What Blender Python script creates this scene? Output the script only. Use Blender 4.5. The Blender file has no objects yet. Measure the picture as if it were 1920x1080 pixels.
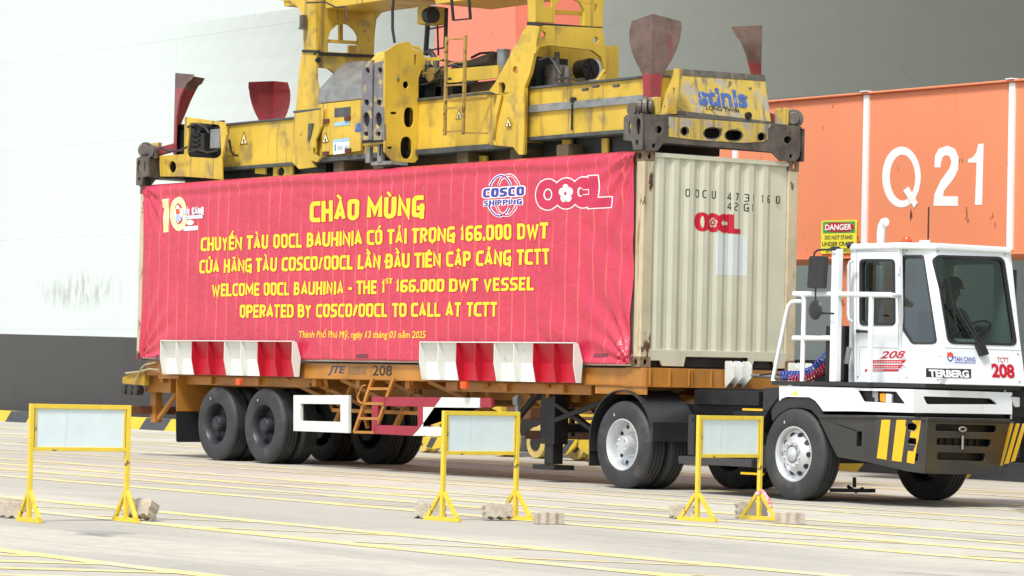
import bpy, bmesh, math, random
from mathutils import Vector, Matrix
random.seed(7)
rad = math.radians
S = bpy.context.scene
COL = S.collection
# ---------------------------------------------------------------- camera
CAM = Vector((31.42748, -24.5842, 1.21037))
YAW, PIT, ROL, FPX = -0.94579, 0.02836, 0.02208, 6253.94
FW = Vector((math.sin(YAW)*math.cos(PIT), math.cos(YAW)*math.cos(PIT), math.sin(PIT)))
r0 = FW.cross(Vector((0, 0, 1))).normalized(); u0 = r0.cross(FW)
RT = math.cos(ROL)*r0 + math.sin(ROL)*u0
UP = -math.sin(ROL)*r0 + math.cos(ROL)*u0
cd = bpy.data.cameras.new('camera'); co = bpy.data.objects.new('camera', cd); COL.objects.link(co)
cd.sensor_width = 36; cd.lens = FPX/1920*36; cd.clip_start = .5; cd.clip_end = 3000
mw = Matrix((RT, UP, -FW)).transposed().to_4x4(); mw.translation = CAM
co.matrix_world = mw
S.camera = co
# ---------------------------------------------------------------- sky, sun, exposure
SUN_EL, SUN_AZ = 56, 152          # azimuth of the sun measured from +Y clockwise
w = bpy.data.worlds.new('World'); S.world = w; w.use_nodes = True
nt = w.node_tree; sky = nt.nodes.new('ShaderNodeTexSky'); sky.sky_type = 'NISHITA'
sky.sun_disc = False; sky.sun_elevation = rad(SUN_EL); sky.sun_rotation = rad(SUN_AZ)
sky.air_density = 1.0; sky.dust_density = 1.6; sky.ozone_density = .6
hs = nt.nodes.new('ShaderNodeHueSaturation'); hs.inputs['Saturation'].default_value = .5; nt.links.new(sky.outputs[0], hs.inputs['Color']); nt.links.new(hs.outputs[0], nt.nodes['Background'].inputs[0])
nt.nodes['Background'].inputs[1].default_value = .135
sl = bpy.data.lights.new('sun', 'SUN'); so = bpy.data.objects.new('sun', sl); COL.objects.link(so)
sl.energy = 2.5; sl.angle = rad(12); sl.color = (1, .965, .91)
sd = Vector((math.sin(rad(SUN_AZ))*math.cos(rad(SUN_EL)), math.cos(rad(SUN_AZ))*math.cos(rad(SUN_EL)), math.sin(rad(SUN_EL))))
so.rotation_euler = sd.to_track_quat('Z', 'Y').to_euler()
S.view_settings.view_transform = 'Standard'; S.view_settings.look = 'None'
S.view_settings.exposure = .64; S.view_settings.gamma = 1
S.render.engine = 'CYCLES'
S.cycles.max_bounces = 8; S.cycles.transparent_max_bounces = 12

# ---------------------------------------------------------------- helpers
def ray(px, py): return FW + RT*((px-960)/FPX) + UP*((540-py)/FPX)
def PP(px, py, pl):               # pixel of the photograph -> point of a real plane (point, normal)
    d = ray(px, py); n = pl[1]
    return CAM + d*((pl[0]-CAM).dot(n)/d.dot(n))
def YP(y): return (Vector((0, y, 0)), Vector((0, -1, 0)))
def XP(x): return (Vector((x, 0, 0)), Vector((1, 0, 0)))
def ZP(z): return (Vector((0, 0, z)), Vector((0, 0, 1)))
def P3(a, b, c):
    n = (b-a).cross(c-a).normalized()
    if n.dot(CAM-a) < 0: n = -n
    return (a, n)
def srgb(r, g, b):
    f = lambda c: c/12.92 if c <= .04045 else ((c+.055)/1.055)**2.4
    return (f(r/255), f(g/255), f(b/255), 1)
def oval(cx, cy, rx, ry=None, n=18, e=2.0, rot=0):
    ry = rx if ry is None else ry; o = []
    for i in range(n):
        a = 2*math.pi*i/n; c, s = math.cos(a), math.sin(a)
        x = rx*math.copysign(abs(c)**(2/e), c); y = ry*math.copysign(abs(s)**(2/e), s)
        o.append((cx+x*math.cos(rot)-y*math.sin(rot), cy+x*math.sin(rot)+y*math.cos(rot)))
    return o
def rpoly(pts, r, n=4):
    o = []; N = len(pts)
    for i in range(N):
        p = Vector(pts[i]); a = Vector(pts[i-1])-p; b = Vector(pts[(i+1) % N])-p
        rr = min(r, a.length*.45, b.length*.45)
        A = p+a.normalized()*rr; B = p+b.normalized()*rr
        for k in range(n+1):
            t = k/n; o.append(tuple(A*(1-t)**2+p*2*t*(1-t)+B*t*t))
    return o
_fc = {}
def fill2d(splines, ext=0.0):
    cu = bpy.data.curves.new('tmp', 'CURVE'); cu.dimensions = '2D'; cu.fill_mode = 'BOTH'; cu.extrude = ext
    for s in splines:
        sp = cu.splines.new('POLY'); sp.points.add(len(s)-1); sp.use_cyclic_u = True
        for p, q in zip(sp.points, s): p.co = (q[0], q[1], 0, 1)
    ob = bpy.data.objects.new('tmp', cu); me = bpy.data.meshes.new_from_object(ob)
    V = [v.co.copy() for v in me.vertices]; F = [tuple(p.vertices) for p in me.polygons]
    bpy.data.objects.remove(ob); bpy.data.curves.remove(cu); bpy.data.meshes.remove(me)
    return V, F
def text2d(s, off=0.0, shear=0.0, space=1.0):
    cu = bpy.data.curves.new('tmp', 'FONT'); cu.body = s; cu.size = 1; cu.bevel_depth = off; cu.bevel_resolution = 0; cu.shear = shear
    cu.space_character = space; cu.resolution_u = 4
    ob = bpy.data.objects.new('tmp', cu); me = bpy.data.meshes.new_from_object(ob)
    V = [v.co.copy() for v in me.vertices]; F = [tuple(p.vertices) for p in me.polygons]
    bpy.data.objects.remove(ob); bpy.data.curves.remove(cu); bpy.data.meshes.remove(me)
    return V, F
CAPH = max(v.y for v in text2d('H')[0])

# lettering drawn as even flat strokes with squared round corners
GL = {'A': (.62, 0, [[(0, 0), (.5, 1), (1, 0)], [(.18, .28), (.82, .28)]]), 'B': (.58, 1, [[(0, .52), (.9, .52), (.9, 1), (0, 1)], [(0, 0), (1, 0), (1, .52), (.5, .52)], [(0, 0), (0, 1)]]),
 'C': (.56, 1, [[(1, 1), (0, 1), (0, 0), (1, 0)]]), 'D': (.60, 1, [[(0, 1), (1, 1), (1, 0), (0, 0)], [(0, 0), (0, 1)]]), 'E': (.52, 0, [[(1, 1), (0, 1), (0, 0), (1, 0)], [(0, .5), (.85, .5)]]),
 'G': (.60, 1, [[(.92, 1), (0, 1), (0, 0), (.7, 0)], [(.6, 0), (1, 0)], [(1, -.1), (1, .52)], [(1.06, .40), (.64, .40)]]), 'H': (.60, 0, [[(0, 0), (0, 1)], [(1, 0), (1, 1)], [(0, .5), (1, .5)]]), 'I': (.20, 0, [[(.5, 0), (.5, 1)]]),
 'J': (.5, 1, [[(1, 1), (1, 0), (0, 0), (0, .3)]]), 'L': (.50, 0, [[(0, 1), (0, 0), (1, 0)]]), 'M': (.76, 0, [[(0, 0), (0, 1), (.5, .3), (1, 1), (1, 0)]]), 'N': (.62, 0, [[(0, 0), (0, 1), (1, 0), (1, 1)]]),
 'O': (.60, 1, [[(.5, 1), (1, 1), (1, 0), (0, 0), (0, 1), (.5, 1)]]), 'P': (.57, 1, [[(0, 1), (1, 1), (1, .45), (0, .45)], [(0, 0), (0, 1)]]), 'R': (.58, 1, [[(0, 1), (1, 1), (1, .47), (0, .47)], [(0, 0), (0, 1)], [(.45, .47), (1, 0)]]),
 'S': (.56, 1, [[(1, 1), (0, 1), (0, .5), (1, .5), (1, 0), (0, 0)]]), 'T': (.54, 0, [[(0, 1), (1, 1)], [(.5, 1), (.5, 0)]]), 'U': (.60, 1, [[(0, 1), (0, 0), (1, 0), (1, 1)]]), 'V': (.60, 0, [[(0, 1), (.5, 0), (1, 1)]]),
 'W': (.86, 0, [[(0, 1), (.25, 0), (.5, .8), (.75, 0), (1, 1)]]), 'Y': (.58, 0, [[(0, 1), (.5, .48), (1, 1)], [(.5, .48), (.5, 0)]]), '0': (.56, 1, [[(.5, 1), (1, 1), (1, 0), (0, 0), (0, 1), (.5, 1)]]),
 '1': (.30, 0, [[(-.1, .8), (.6, 1), (.6, 0)]]), '2': (.54, 1, [[(0, 1), (1, 1), (1, .52), (0, .48), (0, 0), (1, 0)]]), '3': (.54, 1, [[(0, 1), (1, 1), (1, .5), (.3, .5)], [(1, .5), (1, 0), (0, 0)]]), '4': (.54, 0, [[(.8, 0), (.8, 1), (0, .3), (1.1, .3)]]),
 '7': (.52, 0, [[(0, 1), (1, 1), (.3, 0)]]), '8': (.56, 1, [[(.5, .5), (1, .5), (1, 0), (0, 0), (0, .5), (1, .5), (1, 1), (0, 1), (0, .5), (.5, .5)]]), '6': (.56, 1, [[(1, 1), (0, 1), (0, 0), (1, 0), (1, .5), (.1, .5)]]), '/': (.40, 0, [[(-.1, 0), (1.1, 1)]]), '.': (.18, 0, [[(.5, 0), (.5, .06)]]),
 ',': (.18, 0, [[(.5, .02), (.3, -.12)]]), '-': (.34, 0, [[(0, .42), (1, .42)]]), ' ': (.26, 0, [])}
MK = {'\u0300': [[(.10, 1.44), (.58, 1.17)]], '\u0301': [[(.42, 1.17), (.90, 1.44)]], '\u0302': [[(.15, 1.14), (.5, 1.30), (.85, 1.14)]], '\u0303': [[(.1, 1.18), (.35, 1.26), (.65, 1.18), (.9, 1.26)]],
 '\u0309': [[(.35, 1.34), (.62, 1.34), (.62, 1.25), (.48, 1.21), (.48, 1.15)]], '\u0323': [[(.5, -.24), (.5, -.18)]], '\u031b': [[(1.0, 1.0), (1.2, 1.06)]]}
def ribbon(pts, t, ext=0.0):
    pts = [Vector(p) for p in pts]; closed = (pts[0]-pts[-1]).length < 1e-6
    if closed: pts = pts[:-1]
    n = len(pts); L_, R_ = [], []
    for i in range(n):
        a = (pts[i]-pts[i-1]).normalized() if (i or closed) else None; c = (pts[(i+1) % n]-pts[i]).normalized() if (i < n-1 or closed) else None
        a = a or c; c = c or a; m_ = (a+c); m_ = m_.normalized() if m_.length > 1e-6 else a; nn = Vector((-m_.y, m_.x)); k = 1/max(.42, nn.dot(Vector((-a.y, a.x))))
        p = pts[i]
        if not closed and i == 0: p = p-c*ext
        if not closed and i == n-1: p = p+a*ext
        L_.append(p+nn*t/2*k); R_.append(p-nn*t/2*k)
    V = []
    for l, r in zip(L_, R_): V += [l, r]
    F = [(2*i, 2*i+2, 2*i+3, 2*i+1) for i in range(n-1)]
    if closed: F.append((2*n-2, 0, 1, 2*n-1))
    return V, F
def stroke_text(s, t, gap=.075, grow=0.0):
    import unicodedata
    V = []; F = []; x = 0; lay = 0
    for ch in unicodedata.normalize('NFD', s.replace('Đ', '\u0110')):
        comb = ch in MK
        if comb: w_, rd, st = lw, 0, MK[ch]; x0 = lx
        else:
            base = 'D' if ch == '\u0110' else ch; w_, rd, st = GL[base]; x0 = x; lx, lw = x, w_; x += w_+gap
            if ch == '\u0110': st = st+[[(-.28, .5), (.42, .5)]]
            stack = 0
        for sp in st:
            q_ = [(x0+t/2+u*(w_-t), t/2+v*(1-t)+(.12 if comb and stack and v > 1 else 0)) for u, v in sp]
            if rd and len(q_) > 2:
                cl = q_[0] == q_[-1]; o = [q_[0]]
                for i in range(1, len(q_)-1):
                    p = Vector(q_[i]); a = Vector(q_[i-1])-p; b = Vector(q_[i+1])-p; r = min(.26, a.length*.48, b.length*.48)
                    A = p+a.normalized()*r; B = p+b.normalized()*r; o += [tuple(A*(1-k_)**2+p*2*k_*(1-k_)+B*k_*k_) for k_ in (0, .3, .7, 1)]
                q_ = o+[q_[-1]]
            tt = t*(.62 if comb else 1)
            v_, f_ = ribbon(q_, tt+grow, (tt*.5 if (not comb and not any(abs(a[0]-b[0]) > .01 and abs(a[1]-b[1]) > .01 for a, b in zip(sp, sp[1:]))) else 0)+grow/2)
            o = len(V); V += [Vector((a.x, a.y, lay*.0003)) for a in v_]; F += [tuple(i+o for i in f) for f in f_]; lay = (lay+1) % 4
        if comb and ch == '\u0302': stack = 1
    return V, F, x-gap
class M:
    def __init__(s): s.v = []; s.f = []; s.mi = []; s.cur = 0
    def add(s, V, F):
        o = len(s.v); s.v += [Vector(v) for v in V]
        for f in F: s.f.append(tuple(i+o for i in f)); s.mi.append(s.cur)
        return s
    def box(s, x0, x1, y0, y1, z0, z1):
        V = [(x, y, z) for x in (x0, x1) for y in (y0, y1) for z in (z0, z1)]
        return s.add(V, [(0, 1, 3, 2), (4, 6, 7, 5), (0, 4, 5, 1), (2, 3, 7, 6), (0, 2, 6, 4), (1, 5, 7, 3)])
    def hexa(s, b, t):            # bottom quad, top quad (same winding)
        return s.add(list(b)+list(t), [(3, 2, 1, 0), (4, 5, 6, 7)]+[(i, (i+1) % 4, (i+1) % 4+4, i+4) for i in range(4)])
    def beam(s, p, q, w, h=None, up=(0, 0, 1)):
        h = w if h is None else h; p = Vector(p); q = Vector(q); d = (q-p).normalized(); u = Vector(up)
        if abs(d.dot(u)) > .98: u = Vector((0, 1, 0))
        a = d.cross(u).normalized()*w/2; b = a.normalized().cross(d)*h/2
        return s.hexa([p-a-b, p+a-b, p+a+b, p-a+b], [q-a-b, q+a-b, q+a+b, q-a+b])
    def cyl(s, p, q, r, n=16, r2=None):
        r2 = r if r2 is None else r2; p = Vector(p); q = Vector(q); d = (q-p).normalized()
        u = Vector((0, 0, 1)) if abs(d.z) < .9 else Vector((0, 1, 0)); a = d.cross(u).normalized(); b = a.cross(d)
        V = []
        for c, rr in ((p, r), (q, r2)):
            for i in range(n):
                t = 2*math.pi*i/n; V.append(c+a*rr*math.cos(t)+b*rr*math.sin(t))
        F = [(i, (i+1) % n, (i+1) % n+n, i+n) for i in range(n)]+[tuple(range(n))[::-1], tuple(range(n, 2*n))]
        return s.add(V, F)
    def tube(s, pts, r, n=8):
        pts = [Vector(p) for p in pts]; V = []; a = None
        for i, p in enumerate(pts):
            d = (pts[min(i+1, len(pts)-1)]-pts[max(i-1, 0)]).normalized()
            if a is None:
                u = Vector((0, 0, 1)) if abs(d.z) < .9 else Vector((0, 1, 0)); a = d.cross(u).normalized()
            else: a = (a-d*a.dot(d)).normalized()
            b = a.cross(d)
            for k in range(n):
                t = 2*math.pi*k/n; V.append(p+a*r*math.cos(t)+b*r*math.sin(t))
        F = [(j*n+k, j*n+(k+1) % n, (j+1)*n+(k+1) % n, (j+1)*n+k) for j in range(len(pts)-1) for k in range(n)]
        F += [tuple(range(n))[::-1], tuple(range((len(pts)-1)*n, len(pts)*n))]
        return s.add(V, F)
    def lathe(s, c, prof, n=40, ax='y'):   # prof = [(r, offset along axis)]
        V = []
        for r, o in prof:
            for i in range(n):
                t = 2*math.pi*i/n
                if ax == 'y': V.append((c[0]+r*math.cos(t), c[1]+o, c[2]+r*math.sin(t)))
                else: V.append((c[0]+r*math.cos(t), c[1]+r*math.sin(t), c[2]+o))
        m = len(prof)
        F = [(j*n+i, j*n+(i+1) % n, (j+1)*n+(i+1) % n, (j+1)*n+i) for j in range(m-1) for i in range(n)]
        return s.add(V, F)
    def flat(s, pl, splines, t, u=None):   # world-space splines (lists of Vector) on plane pl, thickness t backwards
        n = pl[1].normalized(); u = Vector((0, 0, 1)).cross(n) if u is None else u
        if u.length < .1: u = Vector((1, 0, 0))
        u = u.normalized(); v = n.cross(u); o = pl[0]
        s2 = [[((p-o).dot(u), (p-o).dot(v)) for p in sp] for sp in splines]
        V, F = fill2d(s2, t/2)
        return s.add([o+u*c.x+v*c.y+n*(c.z-t/2) for c in V], F)
    def plate(s, pl, outline, holes=(), t=.02):   # outline and holes in photograph pixels on a real plane
        return s.flat(pl, [[PP(a, b, pl) for a, b in sp] for sp in [outline]+list(holes)], t)
    def text(s, st, p0, u, v, width, caph, off=0.0, shear=0, space=1.0, lift=0.0, n=None):
        V, F = text2d(st, off, shear, space)
        if not V: return s
        x0 = min(c.x for c in V); x1 = max(c.x for c in V)
        sx = width/(x1-x0); sy = caph/CAPH
        n = n or u.cross(v)
        return s.add([p0+u*((c.x-x0)*sx)+v*(c.y*sy)+n*(lift+c.z*.05*sy) for c in V], F)
    def strokes(s, st, p0, u, v, width, H, t=.17, grow=0.0, lift=0.0, gap=.075):
        V, F, tw = stroke_text(st, t, gap, grow); n = u.cross(v); sx = width/tw
        return s.add([p0+u*(c.x*sx)+v*(c.y*H)+n*(lift+c.z) for c in V], F)
    def build(s, name, mat, root=None, bev=0, smooth=None, split=False):
        if split:
            par = list(range(len(s.v)))
            def fd(i):
                while par[i] != i: par[i] = par[par[i]]; i = par[i]
                return i
            for f in s.f:
                for i in f[1:]: par[fd(i)] = fd(f[0])
            comp = {}
            for fi, f in enumerate(s.f): comp.setdefault(fd(f[0]), []).append(fi)
            gr = []
            for fs in comp.values():
                vs = [s.v[i] for fi in fs for i in s.f[fi]]; e = .002
                bb = [min(v[k] for v in vs)-e for k in range(3)]+[max(v[k] for v in vs)+e for k in range(3)]
                gr.append([bb, fs])
            ch = True
            while ch:
                ch = False
                for i in range(len(gr)):
                    for j in range(i+1, len(gr)):
                        A, B = gr[i][0], gr[j][0]
                        if split != 'all' and all(A[k] <= B[k+3] and B[k] <= A[k+3] for k in range(3)):
                            gr[i] = [[min(A[k], B[k]) for k in range(3)]+[max(A[k+3], B[k+3]) for k in range(3)], gr[i][1]+gr[j][1]]; gr.pop(j); ch = True; break
                    if ch: break
            out = []
            for bb, fs in gr:
                m = M(); mp = {}
                for fi in fs:
                    for i in s.f[fi]:
                        if i not in mp: mp[i] = len(m.v); m.v.append(s.v[i])
                    m.f.append(tuple(mp[i] for i in s.f[fi])); m.mi.append(s.mi[fi])
                out.append(m.build(name, mat, root, bev, smooth))
            return out
        me = bpy.data.meshes.new(name)
        o = root_loc(root)
        me.from_pydata([tuple(v-o) for v in s.v], [], s.f)
        mats = mat if isinstance(mat, (list, tuple)) else [mat]
        for m_ in mats: me.materials.append(m_)
        for p, i in zip(me.polygons, s.mi): p.material_index = min(i, len(mats)-1)
        bm = bmesh.new(); bm.from_mesh(me)
        bmesh.ops.remove_doubles(bm, verts=bm.verts, dist=.0004)
        bmesh.ops.recalc_face_normals(bm, faces=bm.faces); bm.to_mesh(me); bm.free()
        if smooth:
            for p in me.polygons: p.use_smooth = True
            me.set_sharp_from_angle(angle=rad(smooth))
        ob = bpy.data.objects.new(name, me); COL.objects.link(ob)
        if root is not None: ob.parent = root
        if bev:
            b = ob.modifiers.new('bevel', 'BEVEL'); b.width = bev; b.segments = 2; b.limit_method = 'ANGLE'; b.angle_limit = rad(40)
        return ob
def root_loc(r):
    o = Vector((0, 0, 0))
    while r is not None: o += Vector(r.location); r = r.parent
    return o
def tag(o, label, cat, group=None, kind=None):
    if label: o['label'] = label
    if cat: o['category'] = cat
    if group: o['group'] = group
    if kind: o['kind'] = kind
    return o
def thing(name, loc, label, cat, group=None):
    o = bpy.data.objects.new(name, None); COL.objects.link(o); o.location = loc; o.empty_display_size = .2
    return tag(o, label, cat, group)
def copy_tree(o, parent=None):
    c = o.copy(); COL.objects.link(c)
    if parent: c.parent = parent
    for ch in list(o.children): copy_tree(ch, c)
    return c

# ---------------------------------------------------------------- materials
def mat(name, col, rough=.5, metal=0.0, var=.12, vs=3.0, chips=None, streak=None, bump=0.0, bs=30.0, spec=.5, coat=0.0, alt=None):
    m = bpy.data.materials.new(name); m.use_nodes = True; N = m.node_tree.nodes; L = m.node_tree.links
    b = N['Principled BSDF']; b.inputs['Roughness'].default_value = rough; b.inputs['Metallic'].default_value = metal
    b.inputs['Specular IOR Level'].default_value = spec; b.inputs['Coat Weight'].default_value = coat
    tc = N.new('ShaderNodeTexCoord')
    def noise(scale, det=4, sc=(1, 1, 1), rough_=.55):
        mp = N.new('ShaderNodeMapping'); mp.inputs['Scale'].default_value = sc; L.new(tc.outputs['Object'], mp.inputs[0])
        n = N.new('ShaderNodeTexNoise'); n.inputs['Scale'].default_value = scale; n.inputs['Detail'].default_value = det
        n.inputs['Roughness'].default_value = rough_
        L.new(mp.outputs[0], n.inputs[0]); return n.outputs[0]
    def ramp(sock, a, c):
        r = N.new('ShaderNodeMapRange'); r.inputs[1].default_value = a; r.inputs[2].default_value = c; r.clamp = True
        L.new(sock, r.inputs[0]); return r.outputs[0]
    def mix(f, A, B):
        x = N.new('ShaderNodeMix'); x.data_type = 'RGBA'; L.new(f, x.inputs[0])
        for s_, q in ((A, 6), (B, 7)):
            if hasattr(s_, 'links'): L.new(s_, x.inputs[q])
            else: x.inputs[q].default_value = s_
        return x.outputs[2]
    lo = tuple(c*(1-var) for c in col[:3])+(1,); hi = tuple(min(1, c*(1+var*.6)) for c in col[:3])+(1,)
    c = mix(ramp(noise(vs), .3, .7), lo, hi)
    if alt: c = mix(ramp(noise(alt[1], 5), alt[2], alt[2]+.12), c, alt[0])
    if streak:                    # (colour, threshold, scale)
        f = ramp(noise(streak[2], 5, (1, 1, .07)), streak[1], streak[1]+.16); c = mix(f, c, streak[0])
    if chips:                     # (colour, threshold, scale)
        f = ramp(noise(chips[2], 8, (1, 1, chips[3] if len(chips) > 3 else 1), rough_=.7), chips[1], chips[1]+.035); c = mix(f, c, chips[0])
        L.new(ramp(f, 0, 1), b.inputs['Roughness']) if False else None
    L.new(c, b.inputs['Base Color'])
    if bump:
        bp = N.new('ShaderNodeBump'); bp.inputs['Strength'].default_value = bump; bp.inputs['Distance'].default_value = .01
        L.new(noise(bs, 5), bp.inputs['Height']); L.new(bp.outputs[0], b.inputs['Normal'])
    return m
RUST = (.09, .035, .018, 1); DIRT = (.10, .085, .06, 1); BLACK = (.012, .012, .012, 1)
m_yel = mat('yellow_machine_paint', (.60, .405, .045, 1), .48, var=.22, vs=1.3, alt=((.33, .235, .06, 1), 2.2, .56), chips=((.06, .045, .03, 1), .65, 5), streak=((.20, .14, .05, 1), .57, 8), bump=.15, bs=12)
m_yel2 = mat('scraped_yellow_paint', (.56, .40, .07, 1), .55, vs=3, alt=((.36, .33, .27, 1), 5, .5), chips=((.10, .08, .06, 1), .60, 7), streak=((.20, .17, .12, 1), .53, 14), bump=.3, bs=18)
m_iron = mat('bare_worn_iron', (.13, .115, .10, 1), .5, .35, var=.4, vs=6, chips=(RUST, .60, 9), streak=((.36, .27, .10, 1), .60, 9), bump=.3, bs=25)
m_dark = mat('greasy_black_steel', (.018, .018, .020, 1), .45, .2, var=.4, vs=5, bump=.2)
m_edge = mat('grimy_grey_flange', (.075, .08, .08, 1), .5, .1, var=.35, vs=5)
m_grey = mat('grey_galvanised_metal', (.30, .31, .30, 1), .45, .5, var=.25, vs=6, chips=((.05, .05, .05, 1), .66, 6))
m_flip = mat('red_painted_iron', (.26, .03, .035, 1), .45, var=.25, vs=4, chips=((.12, .10, .09, 1), .62, 5), bump=.15)
m_flipw = mat('rubbed_iron', (.17, .11, .085, 1), .38, .4, var=.35, vs=6, streak=((.22, .05, .04, 1), .6, 6), bump=.15)
m_orange = mat('orange_crane_paint', (.78, .262, .13, 1), .5, var=.08, vs=.35, streak=((.66, .18, .09, 1), .58, 1.8), chips=((.06, .015, .01, 1), .635, 4.5, .35), bump=.05)
m_redor = mat('pale_red_crane_paint', (.80, .22, .14, 1), .5, streak=((.62, .14, .08, 1), .6, 2), var=.06, vs=.6, chips=((.10, .03, .02, 1), .67, 4, .4), bump=.05)
m_white = mat('white_crane_paint', (.80, .82, .82, 1), .45, var=.05, chips=((.2, .12, .08, 1), .70, 5))
m_cab = mat('white_cab_paint', (.78, .82, .84, 1), .30, var=.05, vs=1.2, coat=.4, streak=((.62, .63, .60, 1), .62, 4), chips=((.35, .30, .24, 1), .72, 7))
m_beige = mat('sun_bleached_beige_paint', (.56, .555, .425, 1), .55, var=.07, vs=2, chips=(RUST, .68, 4, .4), streak=((.48, .45, .35, 1), .58, 6), bump=.08)
m_post = mat('rusty_cream_paint', (.52, .45, .30, 1), .6, var=.15, vs=4, chips=(RUST, .60, 6, .45), streak=((.24, .14, .06, 1), .56, 14), bump=.2)
m_cast = mat('rusted_casting', (.22, .15, .095, 1), .7, .1, var=.35, vs=9, chips=(RUST, .56, 12), bump=.4)
m_trl = mat('orange_trailer_paint', (.43, .185, .03, 1), .42, var=.25, vs=1.6, chips=(RUST, .68, 5), streak=((.30, .11, .02, 1), .6, 6), bump=.1)
m_gw = mat('white_guide_paint', (.68, .70, .66, 1), .45, var=.06, chips=((.25, .2, .15, 1), .70, 6), streak=((.45, .46, .42, 1), .62, 8))
m_gr = mat('red_guide_paint', (.42, .008, .022, 1), .42, var=.10, chips=((.2, .02, .02, 1), .70, 6))
m_sgr = mat('faded_red_guard_paint', (.32, .022, .045, 1), .42, var=.12)
m_tyre = mat('tyre_rubber', (.031, .033, .035, 1), .62, var=.35, vs=4, alt=((.060, .056, .052, 1), 2.5, .56), bump=.15, bs=14)
m_rimd = mat('dark_painted_rim', (.03, .033, .04, 1), .45, .3, var=.3)
m_rim = mat('silver_rim', (.58, .60, .62, 1), .35, .45, var=.12, vs=5)
m_plas = mat('black_plastic', (.022, .022, .024, 1), .42, var=.2, bump=.05)
m_bump = mat('charcoal_bumper_paint', (.030, .029, .028, 1), .36, var=.25, vs=2, spec=.6, alt=((.05, .035, .02, 1), 2.2, .58))
m_stripe = mat('yellow_reflective_stripe', (.72, .42, .01, 1), .35, var=.08)
m_bary = mat('yellow_barrier_paint', (.72, .53, .045, 1), .45, var=.1, vs=8, chips=((.14, .10, .04, 1), .61, 11))
m_panel = mat('pale_blue_white_board', (.62, .72, .74, 1), .4, var=.06, vs=4, chips=((.2, .22, .2, 1), .73, 16), streak=((.5, .56, .55, 1), .64, 10))
m_conc = mat('pale_concrete', (.46, .40, .32, 1), .9, var=.25, vs=14, chips=((.2, .17, .13, 1), .66, 20), bump=.7, bs=60)
m_txtY = mat('yellow_print', (.90, .66, .03, 1), .4, var=.04)
m_txtR = mat('dark_red_print', (.50, .015, .03, 1), .4, var=.03)
m_txtW = mat('white_print', (.86, .84, .84, 1), .4, var=.03)
m_logoR = mat('logo_red_print', (.50, .022, .075, 1), .4, var=.03)
m_logoB = mat('blue_print', (.045, .045, .30, 1), .4, var=.03)
m_cream = mat('cream_gold_print', (.80, .70, .38, 1), .4, var=.1)
m_black = mat('black_lettering', (.02, .02, .02, 1), .5, var=.1)
m_redl = mat('red_lettering', (.52, .008, .03, 1), .4, var=.05, chips=((.75, .76, .76, 1), .66, 30))
m_greenp = mat('green_print', (.06, .35, .09, 1), .4, var=.05)
m_signy = mat('yellow_sign', (.78, .72, .06, 1), .4, var=.05)
m_blue = mat('blue_hose', (.03, .08, .42, 1), .35)
m_redh = mat('red_hose', (.45, .02, .03, 1), .35)
m_amber = mat('amber_lens', (.85, .28, .01, 1), .15)
m_lens = mat('clear_lens', (.75, .78, .78, 1), .08, .3)
m_redlens = mat('orange_red_beacon', (.85, .09, .02, 1), .2)
m_skin = mat('skin', (.15, .09, .06, 1), .6)
m_shirt = mat('dark_work_shirt', (.035, .05, .06, 1), .8)
m_hat = mat('hard_hat_plastic', (.05, .06, .06, 1), .4)
m_seat = mat('grey_seat_fabric', (.05, .055, .06, 1), .9)
m_inner = mat('grey_cab_lining', (.10, .115, .12, 1), .8)
m_rope = mat('dirty_rope', (.40, .32, .20, 1), .9)
m_tape = mat('red_white_tape', (.80, .50, .52, 1), .5, alt=((.6, .04, .06, 1), 30, .5))
m_marky = mat('yellow_road_paint', (.80, .65, .25, 1), .7, var=.12, vs=2, alt=((.62, .55, .36, 1), .8, .48), chips=((.50, .47, .39, 1), .57, 3))
m_kerby = mat('kerb_yellow_paint', (.70, .50, .04, 1), .6, var=.12)
m_kerbk = mat('kerb_black_paint', (.06, .065, .07, 1), .6, var=.2)
def glassmat(name, tint, tr):
    m = bpy.data.materials.new(name); m.use_nodes = True; N = m.node_tree.nodes; L = m.node_tree.links
    N.remove(N['Principled BSDF']); out = N['Material Output']
    t = N.new('ShaderNodeBsdfTransparent'); t.inputs[0].default_value = tint
    g = N.new('ShaderNodeBsdfGlossy'); g.inputs['Roughness'].default_value = .02; g.inputs[0].default_value = (.9, .95, .95, 1)
    f = N.new('ShaderNodeFresnel'); f.inputs[0].default_value = 1.45
    ge = N.new('ShaderNodeNewGeometry'); iv = N.new('ShaderNodeMath'); iv.operation = 'SUBTRACT'; iv.inputs[0].default_value = 1; L.new(ge.outputs['Backfacing'], iv.inputs[1])
    a2 = N.new('ShaderNodeMath'); a2.operation = 'ADD'; a2.inputs[1].default_value = tr; L.new(f.outputs[0], a2.inputs[0])
    ad = N.new('ShaderNodeMath'); ad.operation = 'MULTIPLY'; L.new(a2.outputs[0], ad.inputs[0]); L.new(iv.outputs[0], ad.inputs[1])
    x = N.new('ShaderNodeMixShader'); L.new(ad.outputs[0], x.inputs[0]); L.new(t.outputs[0], x.inputs[1]); L.new(g.outputs[0], x.inputs[2])
    L.new(x.outputs[0], out.inputs[0]); return m
m_glass = glassmat('green_tinted_glass', (.52, .60, .58, 1), .07)

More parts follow.
